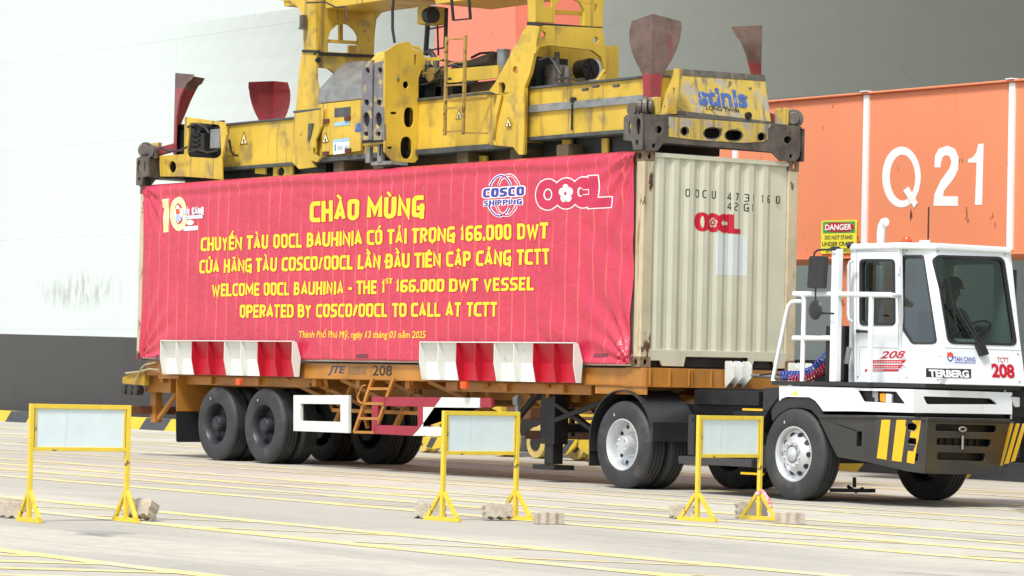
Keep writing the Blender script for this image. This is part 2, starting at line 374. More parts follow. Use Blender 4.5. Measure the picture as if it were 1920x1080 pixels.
# banner vinyl: red with paler stripes along the corrugation ridges
PITCH = .2785; XPH = -.21
def banner_mat():
    m = bpy.data.materials.new('red_banner_vinyl'); m.use_nodes = True; N = m.node_tree.nodes; L = m.node_tree.links
    b = N['Principled BSDF']; b.inputs['Roughness'].default_value = .34; b.inputs['Specular IOR Level'].default_value = .7
    tc = N.new('ShaderNodeTexCoord'); sx = N.new('ShaderNodeSeparateXYZ'); L.new(tc.outputs['Object'], sx.inputs[0])
    def mth(op, a, v=None, w_=None):
        n = N.new('ShaderNodeMath'); n.operation = op; L.new(a, n.inputs[0])
        if v is not None:
            if hasattr(v, 'links'): L.new(v, n.inputs[1])
            else: n.inputs[1].default_value = v
        return n.outputs[0]
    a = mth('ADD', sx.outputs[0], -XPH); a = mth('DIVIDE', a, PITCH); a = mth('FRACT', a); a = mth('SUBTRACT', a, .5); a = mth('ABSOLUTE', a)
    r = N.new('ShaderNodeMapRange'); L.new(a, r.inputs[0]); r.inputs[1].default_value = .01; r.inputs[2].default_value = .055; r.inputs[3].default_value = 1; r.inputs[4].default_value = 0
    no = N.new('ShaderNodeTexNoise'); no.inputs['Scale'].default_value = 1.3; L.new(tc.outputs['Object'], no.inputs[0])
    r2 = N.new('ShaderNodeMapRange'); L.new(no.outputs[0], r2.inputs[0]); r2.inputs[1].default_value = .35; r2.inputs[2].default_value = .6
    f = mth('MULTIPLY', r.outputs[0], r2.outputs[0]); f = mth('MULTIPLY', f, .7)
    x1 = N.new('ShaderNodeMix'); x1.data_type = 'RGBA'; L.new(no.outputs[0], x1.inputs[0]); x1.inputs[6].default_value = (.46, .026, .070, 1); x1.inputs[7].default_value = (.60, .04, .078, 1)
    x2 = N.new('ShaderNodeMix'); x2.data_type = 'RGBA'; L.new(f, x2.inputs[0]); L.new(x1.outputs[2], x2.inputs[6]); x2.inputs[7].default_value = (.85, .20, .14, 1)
    L.new(x2.outputs[2], b.inputs['Base Color'])
    n2 = N.new('ShaderNodeTexNoise'); n2.inputs['Scale'].default_value = 5; n2.inputs['Distortion'].default_value = 1.2; L.new(tc.outputs['Object'], n2.inputs[0])
    bp = N.new('ShaderNodeBump'); bp.inputs['Strength'].default_value = .5; bp.inputs['Distance'].default_value = .03; L.new(n2.outputs[0], bp.inputs['Height']); L.new(bp.outputs[0], b.inputs['Normal'])
    return m
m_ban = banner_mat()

# ---------------------------------------------------------------- ground, quay, water, markings
def gf(x): return -.0037*(min(12, max(-9, x))+9)      # the apron falls very slightly towards the front of the truck
def gcut(me):
    bm = bmesh.new(); bm.from_mesh(me)
    for x_ in (-9, 12): bmesh.ops.bisect_plane(bm, geom=bm.verts[:]+bm.edges[:]+bm.faces[:], plane_co=(x_, 0, 0), plane_no=(1, 0, 0))
    for v in bm.verts: v.co.z += gf(v.co.x)
    bm.to_mesh(me); bm.free()
def qy(x): return 12.75-(x+41.4)*.1064        # line of the quay kerb
def ground_mat():
    m = bpy.data.materials.new('pale_apron_concrete'); m.use_nodes = True; N = m.node_tree.nodes; L = m.node_tree.links
    b = N['Principled BSDF']; b.inputs['Roughness'].default_value = .82; b.inputs['Specular IOR Level'].default_value = .3
    tc = N.new('ShaderNodeTexCoord')
    def noise(scale, sc, det=4):
        mp = N.new('ShaderNodeMapping'); mp.inputs['Scale'].default_value = sc; L.new(tc.outputs['Object'], mp.inputs[0])
        n = N.new('ShaderNodeTexNoise'); n.inputs['Scale'].default_value = scale; n.inputs['Detail'].default_value = det; L.new(mp.outputs[0], n.inputs[0]); return n.outputs[0]
    def mr(s_, a, c):
        r = N.new('ShaderNodeMapRange'); r.inputs[1].default_value = a; r.inputs[2].default_value = c; L.new(s_, r.inputs[0]); return r.outputs[0]
    def mix(f, A, B):
        x = N.new('ShaderNodeMix'); x.data_type = 'RGBA'; L.new(f, x.inputs[0])
        for s_, q in ((A, 6), (B, 7)):
            if hasattr(s_, 'links'): L.new(s_, x.inputs[q])
            else: x.inputs[q].default_value = s_
        return x.outputs[2]
    c = mix(mr(noise(.13, (1, 1.6, 1)), .44, .56), (.41, .388, .335, 1), (.53, .50, .415, 1))
    c = mix(mr(noise(.42, (.3, 1.6, 1)), .50, .62), c, (.37, .35, .305, 1))
    c = mix(mr(noise(1.1, (.15, 1.5, 1)), .60, .75), c, (.34, .32, .28, 1))
    c = mix(mr(noise(6, (1, 1, 1), 6), .35, .75), c, mix(mr(noise(30, (1, 1, 1)), .3, .7), (.38, .355, .31, 1), (.49, .46, .39, 1)))
    c = mix(mr(noise(.9, (.6, 1, 1), 6), .66, .74), c, (.20, .19, .18, 1))
    br = N.new('ShaderNodeTexBrick'); br.inputs['Scale'].default_value = 1; br.inputs['Brick Width'].default_value = 6; br.inputs['Row Height'].default_value = 4.2
    br.inputs['Mortar Size'].default_value = .018; br.offset = 0; L.new(tc.outputs['Object'], br.inputs[0])
    c = mix(br.outputs['Fac'], c, (.36, .345, .315, 1))
    L.new(c, b.inputs['Base Color'])
    bp = N.new('ShaderNodeBump'); bp.inputs['Strength'].default_value = .4; bp.inputs['Distance'].default_value = .01; L.new(noise(40, (1, 1, 1), 6), bp.inputs['Height']); L.new(bp.outputs[0], b.inputs['Normal'])
    return m
g = M(); g.add([(-500, -500, 0), (500, -500, 0), (500, qy(500)+1.5, 0), (-500, qy(-500)+1.5, 0)], [(0, 1, 2, 3)])
gob = g.build('ground', ground_mat()); gcut(gob.data)
tag(gob, 'pale concrete quay apron under the truck', 'ground', kind='structure')
q = M(); q.add([(-500, qy(-500)+1.5, .03), (500, qy(500)+1.5, -.1), (500, qy(500)+1.5, -4), (-500, qy(-500)+1.5, -4)], [(0, 1, 2, 3)])
tag(q.build('quay_edge', m_conc), 'concrete face of the quay dropping to the water', 'quay', kind='structure')
wm = mat('dark_harbour_water', (.12, .14, .12, 1), .3, var=.3, vs=.3, bump=.6, bs=1.2)
q = M(); q.add([(-900, -50, -2.6), (900, -50, -2.6), (900, 1500, -2.6), (-900, 1500, -2.6)], [(0, 1, 2, 3)])
tag(q.build('water', wm), 'dark harbour water between quay and ship', 'water', kind='structure')
# kerb: painted concrete in yellow and black lengths
k = M(); x = -80.0; i = 0; dk = Vector((1, -.1064, 0)).normalized(); nk = Vector((.1064, 1, 0)).normalized()
while x < 40:
    a = Vector((x, qy(x), 0)); L_ = 1.35; b_ = a+dk*L_; sk = dk*.32; k.cur = i % 2
    T = nk*.32
    k.hexa([a, b_, b_+T, a+T], [a+sk+Vector((0, 0, .26))+nk*.03, b_+sk+Vector((0, 0, .26))+nk*.03, b_+sk+T+Vector((0, 0, .26)), a+sk+T+Vector((0, 0, .26))])
    x += L_*dk.x; i += 1
kob = k.build('kerb', [m_kerby, m_kerbk], bev=0); gcut(kob.data)
tag(kob, 'yellow and black striped concrete kerb along the quay edge', 'kerb', kind='structure')
mk = M()
def strip(y0, y1, wl, x0=-60, x1=40, hatch=None, hs=1.1, hw=.1):
    for y in (y0, y1):
        if y is not None: mk.add([(x0, y-wl/2, .004), (x1, y-wl/2, .004), (x1, y+wl/2, .004), (x0, y+wl/2, .004)], [(0, 1, 2, 3)])
    if hatch and y1 is not None:
        dx = (y1-y0-wl)/math.tan(rad(hatch)); x = x0
        while x < x1:
            a, b_ = y0+wl/2, y1-wl/2
            mk.add([(x, a, .004), (x+hw*1.3, a, .004), (x+dx+hw*1.3, b_, .004), (x+dx, b_, .004)], [(0, 1, 2, 3)]); x += hs
strip(-16.2, -13.53, .2, hatch=50, hs=.95, hw=.17)
strip(-10.38, -9.2, .24, hatch=35, hs=2.1, hw=.13)
strip(-6.4, -5.25, .22, hatch=30, hs=3.0, hw=.11)
strip(-4.35, -3.2, .22, hatch=35, hs=3.2, hw=.11)
strip(-1.6, -.7, .13, hatch=30, hs=2.6, hw=.08)
strip(1.0, 2.2, .15, hatch=35, hs=2.6, hw=.1); strip(4.2, 5.3, .2, x0=-90, hatch=30, hs=3, hw=.1)
strip(8.2, 9.3, .25, x0=-90, x1=-14)
mob = mk.build('painted_lines', m_marky); gcut(mob.data)
tag(mob, 'thin yellow lane and hatch lines painted on the apron', 'road marking', kind='structure')

# ---------------------------------------------------------------- ship
def hull_mat(name, base, scuff):
    m = mat(name, base, .42, var=.02, vs=.2, streak=(tuple(c*.93 for c in base[:3])+(1,), .62, .5), spec=.35)
    N = m.node_tree.nodes; L = m.node_tree.links; b = N['Principled BSDF']; src = b.inputs['Base Color'].links[0].from_socket
    t0 = N.new('ShaderNodeTexCoord'); sp = N.new('ShaderNodeSeparateXYZ'); cb = N.new('ShaderNodeCombineXYZ'); L.new(t0.outputs['Object'], sp.inputs[0]); L.new(sp.outputs[0], cb.inputs[0]); L.new(sp.outputs[2], cb.inputs[1])
    bk = N.new('ShaderNodeTexBrick'); bk.inputs['Scale'].default_value = 1; bk.inputs['Brick Width'].default_value = 7.5; bk.inputs['Row Height'].default_value = 2.3; bk.inputs['Mortar Size'].default_value = .016; bk.inputs['Mortar Smooth'].default_value = .6
    L.new(cb.outputs[0], bk.inputs[0]); xm = N.new('ShaderNodeMix'); xm.data_type = 'RGBA'; L.new(bk.outputs['Fac'], xm.inputs[0]); L.new(src, xm.inputs[6]); xm.inputs[7].default_value = tuple(c_*.86 for c_ in base[:3])+(1,)
    L.new(xm.outputs[2], b.inputs['Base Color'])
    if not scuff: return m
    N = m.node_tree.nodes; L = m.node_tree.links; b = N['Principled BSDF']; src = b.inputs['Base Color'].links[0].from_socket
    tc = N.new('ShaderNodeTexCoord'); mp = N.new('ShaderNodeMapping'); mp.inputs['Rotation'].default_value = (0, rad(28), 0); mp.inputs['Scale'].default_value = (1.0, .2, .32); L.new(tc.outputs['Object'], mp.inputs[0])
    n = N.new('ShaderNodeTexNoise'); n.inputs['Scale'].default_value = 5; n.inputs['Detail'].default_value = 8; n.inputs['Roughness'].default_value = .7; L.new(mp.outputs[0], n.inputs[0])
    r = N.new('ShaderNodeMapRange'); r.inputs[1].default_value = .44; r.inputs[2].default_value = .80; L.new(n.outputs[0], r.inputs[0])
    mp2 = N.new('ShaderNodeMapping'); mp2.vector_type = 'POINT'; mp2.inputs['Location'].default_value = (12.1/2.9, 0, -3.27/.6); mp2.inputs['Scale'].default_value = (1/2.9, 0, 1/.6); L.new(tc.outputs['Object'], mp2.inputs[0])
    gr = N.new('ShaderNodeTexGradient'); gr.gradient_type = 'SPHERICAL'; L.new(mp2.outputs[0], gr.inputs[0])
    mu = N.new('ShaderNodeMath'); mu.operation = 'MULTIPLY'; L.new(r.outputs[0], mu.inputs[0]); L.new(gr.outputs[0], mu.inputs[1])
    m2 = N.new('ShaderNodeMath'); m2.operation = 'MULTIPLY'; m2.use_clamp = True; m2.inputs[1].default_value = 1.8; L.new(mu.outputs[0], m2.inputs[0])
    x = N.new('ShaderNodeMix'); x.data_type = 'RGBA'; L.new(m2.outputs[0], x.inputs[0]); L.new(src, x.inputs[6]); x.inputs[7].default_value = (.25, .25, .235, 1)
    L.new(x.outputs[2], b.inputs['Base Color']); return m
def tau(x):
    t = min(1, max(0, (x+40)/28)); return 1.9*t**1.4
def hully(x, z): return 15.3-.1064*min(0, x+46)+tau(x)*(9-min(z, 9.6))*(1-.012*max(0, 9-z))
def zboot(x): return 2.2-.011*(x+48)
ship = thing('container_ship', (-30, 16, 0), 'huge white steel ship hull with a dark band low down moored behind the crane', 'ship')
xs = [-140+i*4.0 for i in range(0, 22)]+[-55+i*.8 for i in range(0, 76)]+[8+i*3 for i in range(12)]
def loft(zf0, zf1, nz, name, mt, dy=0):
    h = M(); V = []
    for xx in xs:
        for j in range(nz+1):
            z = zf0(xx)+(zf1(xx)-zf0(xx))*j/nz; V.append((xx, hully(xx, z)+dy, z))
    F = [(i*(nz+1)+j, (i+1)*(nz+1)+j, (i+1)*(nz+1)+j+1, i*(nz+1)+j+1) for i in range(len(xs)-1) for j in range(nz)]
    h.add(V, F); ob = h.build(name, mt, ship)
    sm = ob.modifiers.new('plating', 'SOLIDIFY'); sm.thickness = .3; sm.offset = 0
    return ob
loft(lambda x: zboot(x), lambda x: 20.0, 36, 'hull', hull_mat('white_hull_paint', (.60, .66, .645, 1), True))
loft(lambda x: -4.0, lambda x: zboot(x)-.003, 12, 'boot_band', hull_mat('dark_hull_paint', (.060, .057, .056, 1), False), dy=-.01)
h = M(); h.beam((-140, hully(-140, 3.75)-.155, 3.75), (-34, hully(-34, 3.75)-.155, 3.65), .012, .05); h.build('weld_seam', m_white, ship)

# ---------------------------------------------------------------- crane
BY = 6.8
crane = thing('gantry_crane', (-9, 7.4, 0), 'orange quay crane with a beam marked Q 21 behind the white tractor', 'crane')
xL = PP(808, 100, YP(BY)).x
b = M(); b.box(xL, 4.2, BY, BY+1.3, 3.09, 5.37); b.box(xL-.03, 4.23, BY-.06, BY+1.36, 5.37, 5.40); b.box(xL-.03, 4.23, BY-.06, BY+1.36, 3.06, 3.09)
b.build('sill_beam', m_orange, crane, bev=.01)
b = M()
for pxx in (1155, 1380, 1625, 1898):
    t = PP(pxx, 300, YP(BY)).x; b.box(t-.05, t+.05, BY-.035, BY-.001, 3.12, 5.36); b.box(t-.07, t+.07, BY-.09, BY+.02, 5.402, 5.416)
for t in (1.8,): b.box(t-.05, t+.05, BY-.035, BY-.001, 3.12, 5.36)
b.build('white_seam_strip', m_white, crane, split=True)
b = M(); pL = YP(BY)
a0, a1 = PP(808, 110, pL).x, PP(963, 90, pL).x; t0, t1 = PP(800, 0, pL).x, PP(947, 0, pL).x
zt, zb = 14.0, 5.41; k_ = (zt-5.41)/2.6
b.hexa([(a0, BY+.02, zb), (a1+.1, BY+.02, zb), (a1+.1, BY+1.5, zb), (a0, BY+1.5, zb)],
       [(a0+.35, BY+.02, zt), (a1-.55, BY+.02, zt), (a1-.55, BY+1.5, zt), (a0+.35, BY+1.5, zt)])
b.build('leg', m_redor, crane, bev=.02)
# Q 21
b = M(); pq = YP(BY-.004)
b.plate(pq, oval(1690, 332, 36, 57, 40), [oval(1692, 333, 24, 43, 36)], .006)
b.plate(YP(BY-.012), [(1693, 357), (1703, 350), (1720, 380), (1714, 390)], (), .006)
b.plate(pq, [(1752, 314), (1753, 292), (1760, 279), (1776, 273), (1790, 279), (1797, 295), (1796, 318), (1788, 335), (1770, 358), (1768, 368), (1796, 368), (1796, 386), (1750, 386), (1752, 364), (1763, 340), (1780, 316), (1784, 303), (1780, 293), (1773, 291), (1767, 295), (1764, 306), (1763, 314)], (), .006)
b.plate(pq, [(1834, 270), (1844, 269), (1841, 384), (1828, 384), (1831, 305), (1815, 305), (1815, 299), (1824, 295), (1831, 285)], (), .006)
b.build('crane_number', m_white, crane)
# danger sign
sg = M(); sg.plate(YP(BY-.03), rpoly([(1540, 414), (1606, 412), (1605, 474), (1539, 476)], 2), (), .015); so_ = sg.build('danger_sign', m_signy, crane)
sg = M(); sg.plate(YP(BY-.034), rpoly([(1543, 416), (1603, 415), (1603, 436), (1543, 437)], 1), (), .003); sg.build('sign_field', m_greenp, so_)
sg = M(); sg.plate(YP(BY-.038), oval(1573, 426, 28, 8.5, 30, e=3), (), .003); sg.build('sign_field', m_redl, so_)
def ptext(mm, st, pa, pb, hpx, pl, lift=.004, off=.0, shear=0, space=1.0):
    A = PP(pa[0], pa[1], pl); B = PP(pb[0], pb[1], pl); u = (B-A).normalized()
    n = pl[1].normalized(); v = n.cross(u)
    if v.z < 0: v = -v
    H = (PP(pa[0], pa[1]-hpx, pl)-A).dot(v)
    mm.text(st, A, u, v, (B-A).length, H, off, shear, space, lift, n)
sg = M(); ptext(sg, 'DANGER', (1548, 431.5), (1598, 430.5), 10, YP(BY-.034), .012, .03); sg.build('sign_lettering', m_txtW, so_)
sg = M(); ptext(sg, 'DO NOT STAND', (1547, 449), (1599, 448), 7, YP(BY-.03), .005, .012); ptext(sg, 'UNDER CRANE', (1542, 461), (1601, 460), 7, YP(BY-.03), .005, .012)
ptext(sg, 'LIFTING CARGO', (1549, 473), (1597, 472), 7, YP(BY-.03), .005, .012); sg.build('sign_lettering', m_black, so_)
# stub below the beam, bogies and wheels
b = M()
for xc in (-3.95,): b.hexa([(xc-.28, BY+.2, 1.75), (xc+.05, BY+.2, 1.75), (xc+.05, BY+1, 1.75), (xc-.28, BY+1, 1.75)], [(xc-.35, BY+.05, 3.05), (xc+.2, BY+.05, 3.05), (xc+.2, BY+1.1, 3.05), (xc-.35, BY+1.1, 3.05)])
b.build('beam_stub', m_orange, crane, bev=.01, split=True)
b = M(); b.box(-4.25, -3.0, BY+.15, BY+1, .55, 1.74); b.build('equaliser_box', m_dark, crane, bev=.02, split=True)
m_brn = mat('brown_chassis_paint', (.15, .065, .028, 1), .6, var=.35)
b = M(); b.box(-15.4, -8.2, BY+.35, BY+.9, 1.55, 2.1); b.box(-15.5, -12.2, BY+.5, BY+.95, .62, 1.05); b.box(-11.3, -8.1, BY+.5, BY+.95, .62, 1.05); b.build('bogie_beam', m_brn, crane, bev=.02, split='all')
b = M(); b.hexa([(-13, BY+.3, 2.1), (-11, BY+.3, 2.1), (-11, BY+.9, 2.1), (-13, BY+.9, 2.1)], [(-13.6, BY+.1, 3.05), (-10.4, BY+.1, 3.05), (-10.4, BY+1.1, 3.05), (-13.6, BY+1.1, 3.05)]); b.build('beam_stub', m_orange, crane)
m_pyel = mat('faded_yellow_iron', (.60, .46, .14, 1), .6, var=.25, chips=((.15, .09, .04, 1), .62, 6))
WX = (-15.0, -13.9, -12.75, -11.75, -10.7, -9.72, -8.7)
for xc in WX:
    b = M(); b.cyl((xc, BY+.30, .26), (xc, BY+.42, .26), .25, 28); b.cyl((xc, BY+.42, .26), (xc, BY+.54, .26), .29, 28); wh_ = b.build('crane_wheel', m_pyel, crane, bev=.01)
    b = M(); b.cyl((xc, BY+.285, .26), (xc, BY+.305, .26), .13, 20); b.build('wheel_hub', m_dark, wh_)
b = M(); b.plate(YP(BY), [(789, 819), (829, 819), (837, 827), (832, 838), (812, 842), (799, 839), (791, 830)], (), .05); b.plate(YP(BY), [(1022, 823), (1084, 824), (1079, 836), (1062, 852), (1040, 853), (1030, 843)], (), .05); b.build('bogie_guard', m_kerby, crane, split='all')
b = M(); b.plate(YP(BY-.004), [(808, 820), (820, 820), (809, 840), (799, 838)], (), .003); b.plate(YP(BY-.004), [(1037, 824), (1049, 824), (1037, 848), (1031, 840)], (), .003); b.plate(YP(BY-.004), [(1064, 825), (1077, 825), (1060, 851), (1047, 852)], (), .003); b.build('guard_stripe', m_kerbk, crane, split='all')
b = M(); b.plate(YP(BY-.1), rpoly([(1085, 825), (1140, 827), (1140, 858), (1108, 856), (1094, 847), (1084, 839)], 2), (), .2); b.build('wheel_guard', m_kerby, crane, bev=.01)
b = M(); b.plate(YP(BY-.05), [(798, 762), (829, 762), (829, 796), (806, 796)], [oval(806, 778, 5, 8)], .1); b.plate(YP(BY-.05), [(920, 748), (940, 748), (940, 772), (920, 772)], (), .1); b.plate(YP(BY-.05), [(1028, 768), (1065, 769), (1064, 806), (1028, 806)], [oval(1040, 790, 6, 9), oval(1056, 786, 4, 8)], .1); b.build('bogie_bracket', m_kerby, crane, split='all')
b = M(); b.plate(YP(BY-.05), [(1078, 776), (1116, 777), (1116, 797), (1078, 796)], [[(1083, 781), (1116, 782), (1116, 789), (1083, 788)]], .08); b.tube([PP(1078, 792, YP(BY-.15)), PP(1130, 793, YP(BY-.15))], .035); b.build('rail_clamp_frame', m_kerby, crane)

# ---------------------------------------------------------------- shipping container
Z0 = 1.432; HC = 2.591; ZT = Z0+HC; LC = 12.192; BC = 2.438
cont = thing('shipping_container', (-6.1, 1.22, Z0), 'long beige steel freight container with rust spots, its corrugated end facing the white cab', 'shipping container')
def corr(mm, a, b_, zlo, zhi, n, pitch, depth, outer=.5, face=(0, -1, 0), first=0):
    a = Vector(a); b_ = Vector(b_); d = (b_-a).normalized(); Ln = (b_-a).length; nn = Vector(face); V = []; t = first
    pts = [(0, 0)]
    while t+pitch < Ln-.01:
        o, s_ = pitch*outer*.5, pitch*.24; i_ = pitch-o*1-2*s_
        pts += [(t+.001, 0), (t+s_, depth), (t+s_+o, depth), (t+2*s_+o, 0)]; t += pitch
    pts += [(Ln, 0)]
    for s_, dd in pts:
        for z in (zlo, zhi):
            p = a+d*s_+nn*dd; V.append((p.x, p.y, z))
    mm.add(V, [(2*i, 2*i+2, 2*i+3, 2*i+1) for i in range(len(pts)-1)])
b = M(); corr(b, (-.037, .165, 0), (-.037, BC-.165, 0), Z0+.17, ZT-.065, 8, .2345, .022, .62, (1, 0, 0), first=.02); b.build('end_wall', m_beige, cont)
b = M(); corr(b, (-LC+.17, .045, 0), (-.17, .045, 0), Z0+.15, ZT-.065, 40, PITCH, .036, .5, (0, -1, 0)); corr(b, (-LC+.17, BC-.045, 0), (-.17, BC-.045, 0), Z0+.15, ZT-.065, 40, PITCH, .036, .5, (0, 1, 0)); b.build('side_wall', m_beige, cont, split=True)
b = M(); b.box(-LC+.1, -.1, .1, BC-.1, ZT-.04, ZT-.02); b.build('roof', m_beige, cont)
b = M(); b.box(-LC+.1, -.1, .1, BC-.1, Z0+.13, Z0+.17); b.box(-LC+.02, -LC+.06, .16, BC-.16, Z0+.15, ZT-.06); b.build('floor', m_beige, cont)
for (xx, s_) in ((0, -1), (-LC, 1)):
    for yy, s2 in ((0, 1), (BC, -1)):
        b = M(); x0, x1 = sorted((xx+s_*.003, xx+s_*.15)); y0, y1 = sorted((yy+s2*.003, yy+s2*.16)); b.box(x0, x1, y0, y1, Z0+.115, ZT-.115); b.build('corner_post', m_post, cont, bev=.012)
for xx, s_ in ((0, -1), (-LC, 1)):
    for yy, s2 in ((0, 1), (BC, -1)):
        for z in (Z0, ZT-.118):
            b = M(); x0, x1 = sorted((xx, xx+s_*.178)); y0, y1 = sorted((yy, yy+s2*.162)); n1 = Vector((-s_, 0, 0)); n2 = Vector((0, -s2, 0))
            P_ = lambda X, Y, Zz: Vector((X, Y, Zz))
            fx = xx; fy = yy; zc = z+.059
            ho = [P_(fx, yy+s2*.081+c, zc+e) for c, e in oval(0, 0, .026, .04, 16)]
            b.flat((P_(fx, 0, 0), n1), [[P_(fx, y0, z), P_(fx, y1, z), P_(fx, y1, z+.118), P_(fx, y0, z+.118)], ho], .02)
            ho = [P_(xx+s_*.089+c, fy, zc+e) for c, e in oval(0, 0, .034, .04, 16)]
            xa, xb = (x0, x1-.0201) if s_ < 0 else (x0+.0201, x1)
            b.flat((P_(0, fy, 0), n2), [[P_(xa, fy, z), P_(xb, fy, z), P_(xb, fy, z+.118), P_(xa, fy, z+.118)], ho], .02)
            b.box(x0+.021, x1-.021, y0+.021, y1-.021, z+.10, z+.117); b.box(x0+.021, x1-.021, y0+.021, y1-.021, z+.001, z+.015)
            b.box(*sorted((xx+s_*.15, xx+s_*.177)), y0+.021, y1-.001, z+.016, z+.099)
            b.build('corner_casting', m_cast, cont)
b = M(); b.box(-.10, -.004, .163, BC-.163, ZT-.065, ZT-.012); b.build('top_end_rail', m_beige, cont, bev=.004)
b = M(); b.box(-LC+.18, -.18, .004, .06, ZT-.065, ZT-.012); b.box(-LC+.18, -.18, BC-.06, BC-.004, ZT-.065, ZT-.012); b.build('top_side_rail', m_beige, cont, bev=.004, split=True)
b = M(); b.box(-LC+.18, -.18, .006, .05, Z0+.012, Z0+.15); b.box(-LC+.18, -.18, BC-.05, BC-.006, Z0+.012, Z0+.15); b.build('bottom_side_rail', m_gw, cont, bev=.004, split=True)
b = M(); pe = XP(-.005)
b.plate(pe, [(1216, 655), (1478, 661), (1478, 691), (1453, 691), (1450, 678), (1414, 677), (1409, 690), (1405, 690), (1403, 671), (1286, 669), (1282, 687), (1242, 686), (1238, 676), (1221, 676), (1218, 685), (1216, 685)], (), .03)
b.build('bottom_end_rail', m_beige, cont, bev=.003)
b = M(); b.box(-.6, -.06, .17, BC-.17, Z0+.02, Z0+.125); b.build('underfloor', m_dark, cont)
# lettering on the end
def endx(y):
    t = (y-.165-.02) % .2345; s_, o = .2345*.24, .2345*.31
    return -.037+.022*(t/s_ if t < s_ else 1 if t < s_+o else (2*s_+o-t)/s_ if t < 2*s_+o else 0)
def onend(mm, name, mt, lift):
    me = bpy.data.meshes.new(name); me.from_pydata([tuple(v) for v in mm.v], [], mm.f); me.materials.append(mt)
    bm = bmesh.new(); bm.from_mesh(me); x0 = XP(0)[0].x
    for k_ in range(10):
        for q_ in (0, .24, .55, .79): bmesh.ops.bisect_plane(bm, geom=bm.verts[:]+bm.edges[:]+bm.faces[:], plane_co=(0, .185+.2345*(k_+q_), 0), plane_no=(0, 1, 0))
    for v in bm.verts: v.co.x = endx(v.co.y)+lift+(v.co.x+.02)
    for v in bm.verts: v.co -= root_loc(cont)
    bm.to_mesh(me); bm.free(); ob = bpy.data.objects.new(name, me); COL.objects.link(ob); ob.parent = cont; return ob
b = M(); pl = XP(-.02)
def est(b, ch, x_, y_, w_, h_):
    A = PP(x_, y_, pl); B = PP(x_+w_, y_, pl); b.strokes(ch, A, Vector((0, 1, 0)), Vector((0, 0, 1)), (B-A).y, (PP(x_, y_-h_, pl)-A).z, .14)
for ch, x_ in zip('OOCU', (1286, 1305, 1317, 1336)): est(b, ch, x_, 369+(x_-1286)*.07, 7, 15)
for ch, x_ in zip('4731160', (1365, 1378, 1397, 1411, 1428, 1438, 1455)): est(b, ch, x_, 376+(x_-1365)*.07, 3 if ch == '1' else 7, 15)
for ch, x_ in zip('42G1', (1365, 1376, 1396, 1409)): est(b, ch, x_, 394+(x_-1365)*.07, 3 if ch == '1' else 7, 15)
onend(b, 'number_lettering', m_black, .0015)
def flower(cx, cy, r, ry, n=5, k=60):
    o = []
    for i in range(k):
        a = 2*math.pi*i/k; q_ = r*(.66+.36*abs(math.cos(n/2*(a-math.pi/2)))**.55); o.append((cx+q_*math.cos(a), cy+q_*ry/r*math.sin(a)))
    return o
px0, py0, px1, py1 = 1302, 400, 1390, 436
T = lambda pts: [(px0+(px1-px0)*a, py1-(py1-py0)*c+(a-.5)*6) for a, c in pts]
El = lambda cx, a_, b_: [(cx+a_*math.cos(t), .5+b_*math.sin(t)) for t in [2*math.pi*i/32 for i in range(32)]]
Ck = [(.57, .5), (.585, .60), (.61, .64), (.64, .59), (.715, .59), (.715, .42), (.64, .42), (.61, .37), (.585, .41)]
def epl(b, poly, ly): b.plate((pl[0]+pl[1]*.0003*ly, pl[1]), T(poly), (), 0.0)
b = M()
for k_, o_ in enumerate((El(.17, .17, .5), El(.405, .17, .5), El(.64, .17, .5), [(.72, .0), (1, .0), (1, .26), (.84, .26), (.84, 1), (.72, 1)])): epl(b, o_, k_)
onend(b, 'logo_letters', m_redl, .0015)
b = M(); epl(b, El(.17, .035, .30), 0); epl(b, flower(.405, .5, .085, .26), 1); epl(b, Ck, 2); onend(b, 'logo_openings', m_beige, .0035)
b = M(); epl(b, flower(.405, .5, .055, .17), 0); onend(b, 'logo_centre', m_redl, .005)
b = M(); epl(b, flower(.405, .5, .025, .08), 0); onend(b, 'logo_petal', m_beige, .0065)
b = M(); b.plate(pl, rpoly([(1342, 438), (1394, 440), (1401, 446), (1400, 517), (1341, 515)], 2), (), 0.0); onend(b, 'sticker_patch', mat('bleached_sticker', (.58, .63, .60, 1), .6, var=.05), .001)

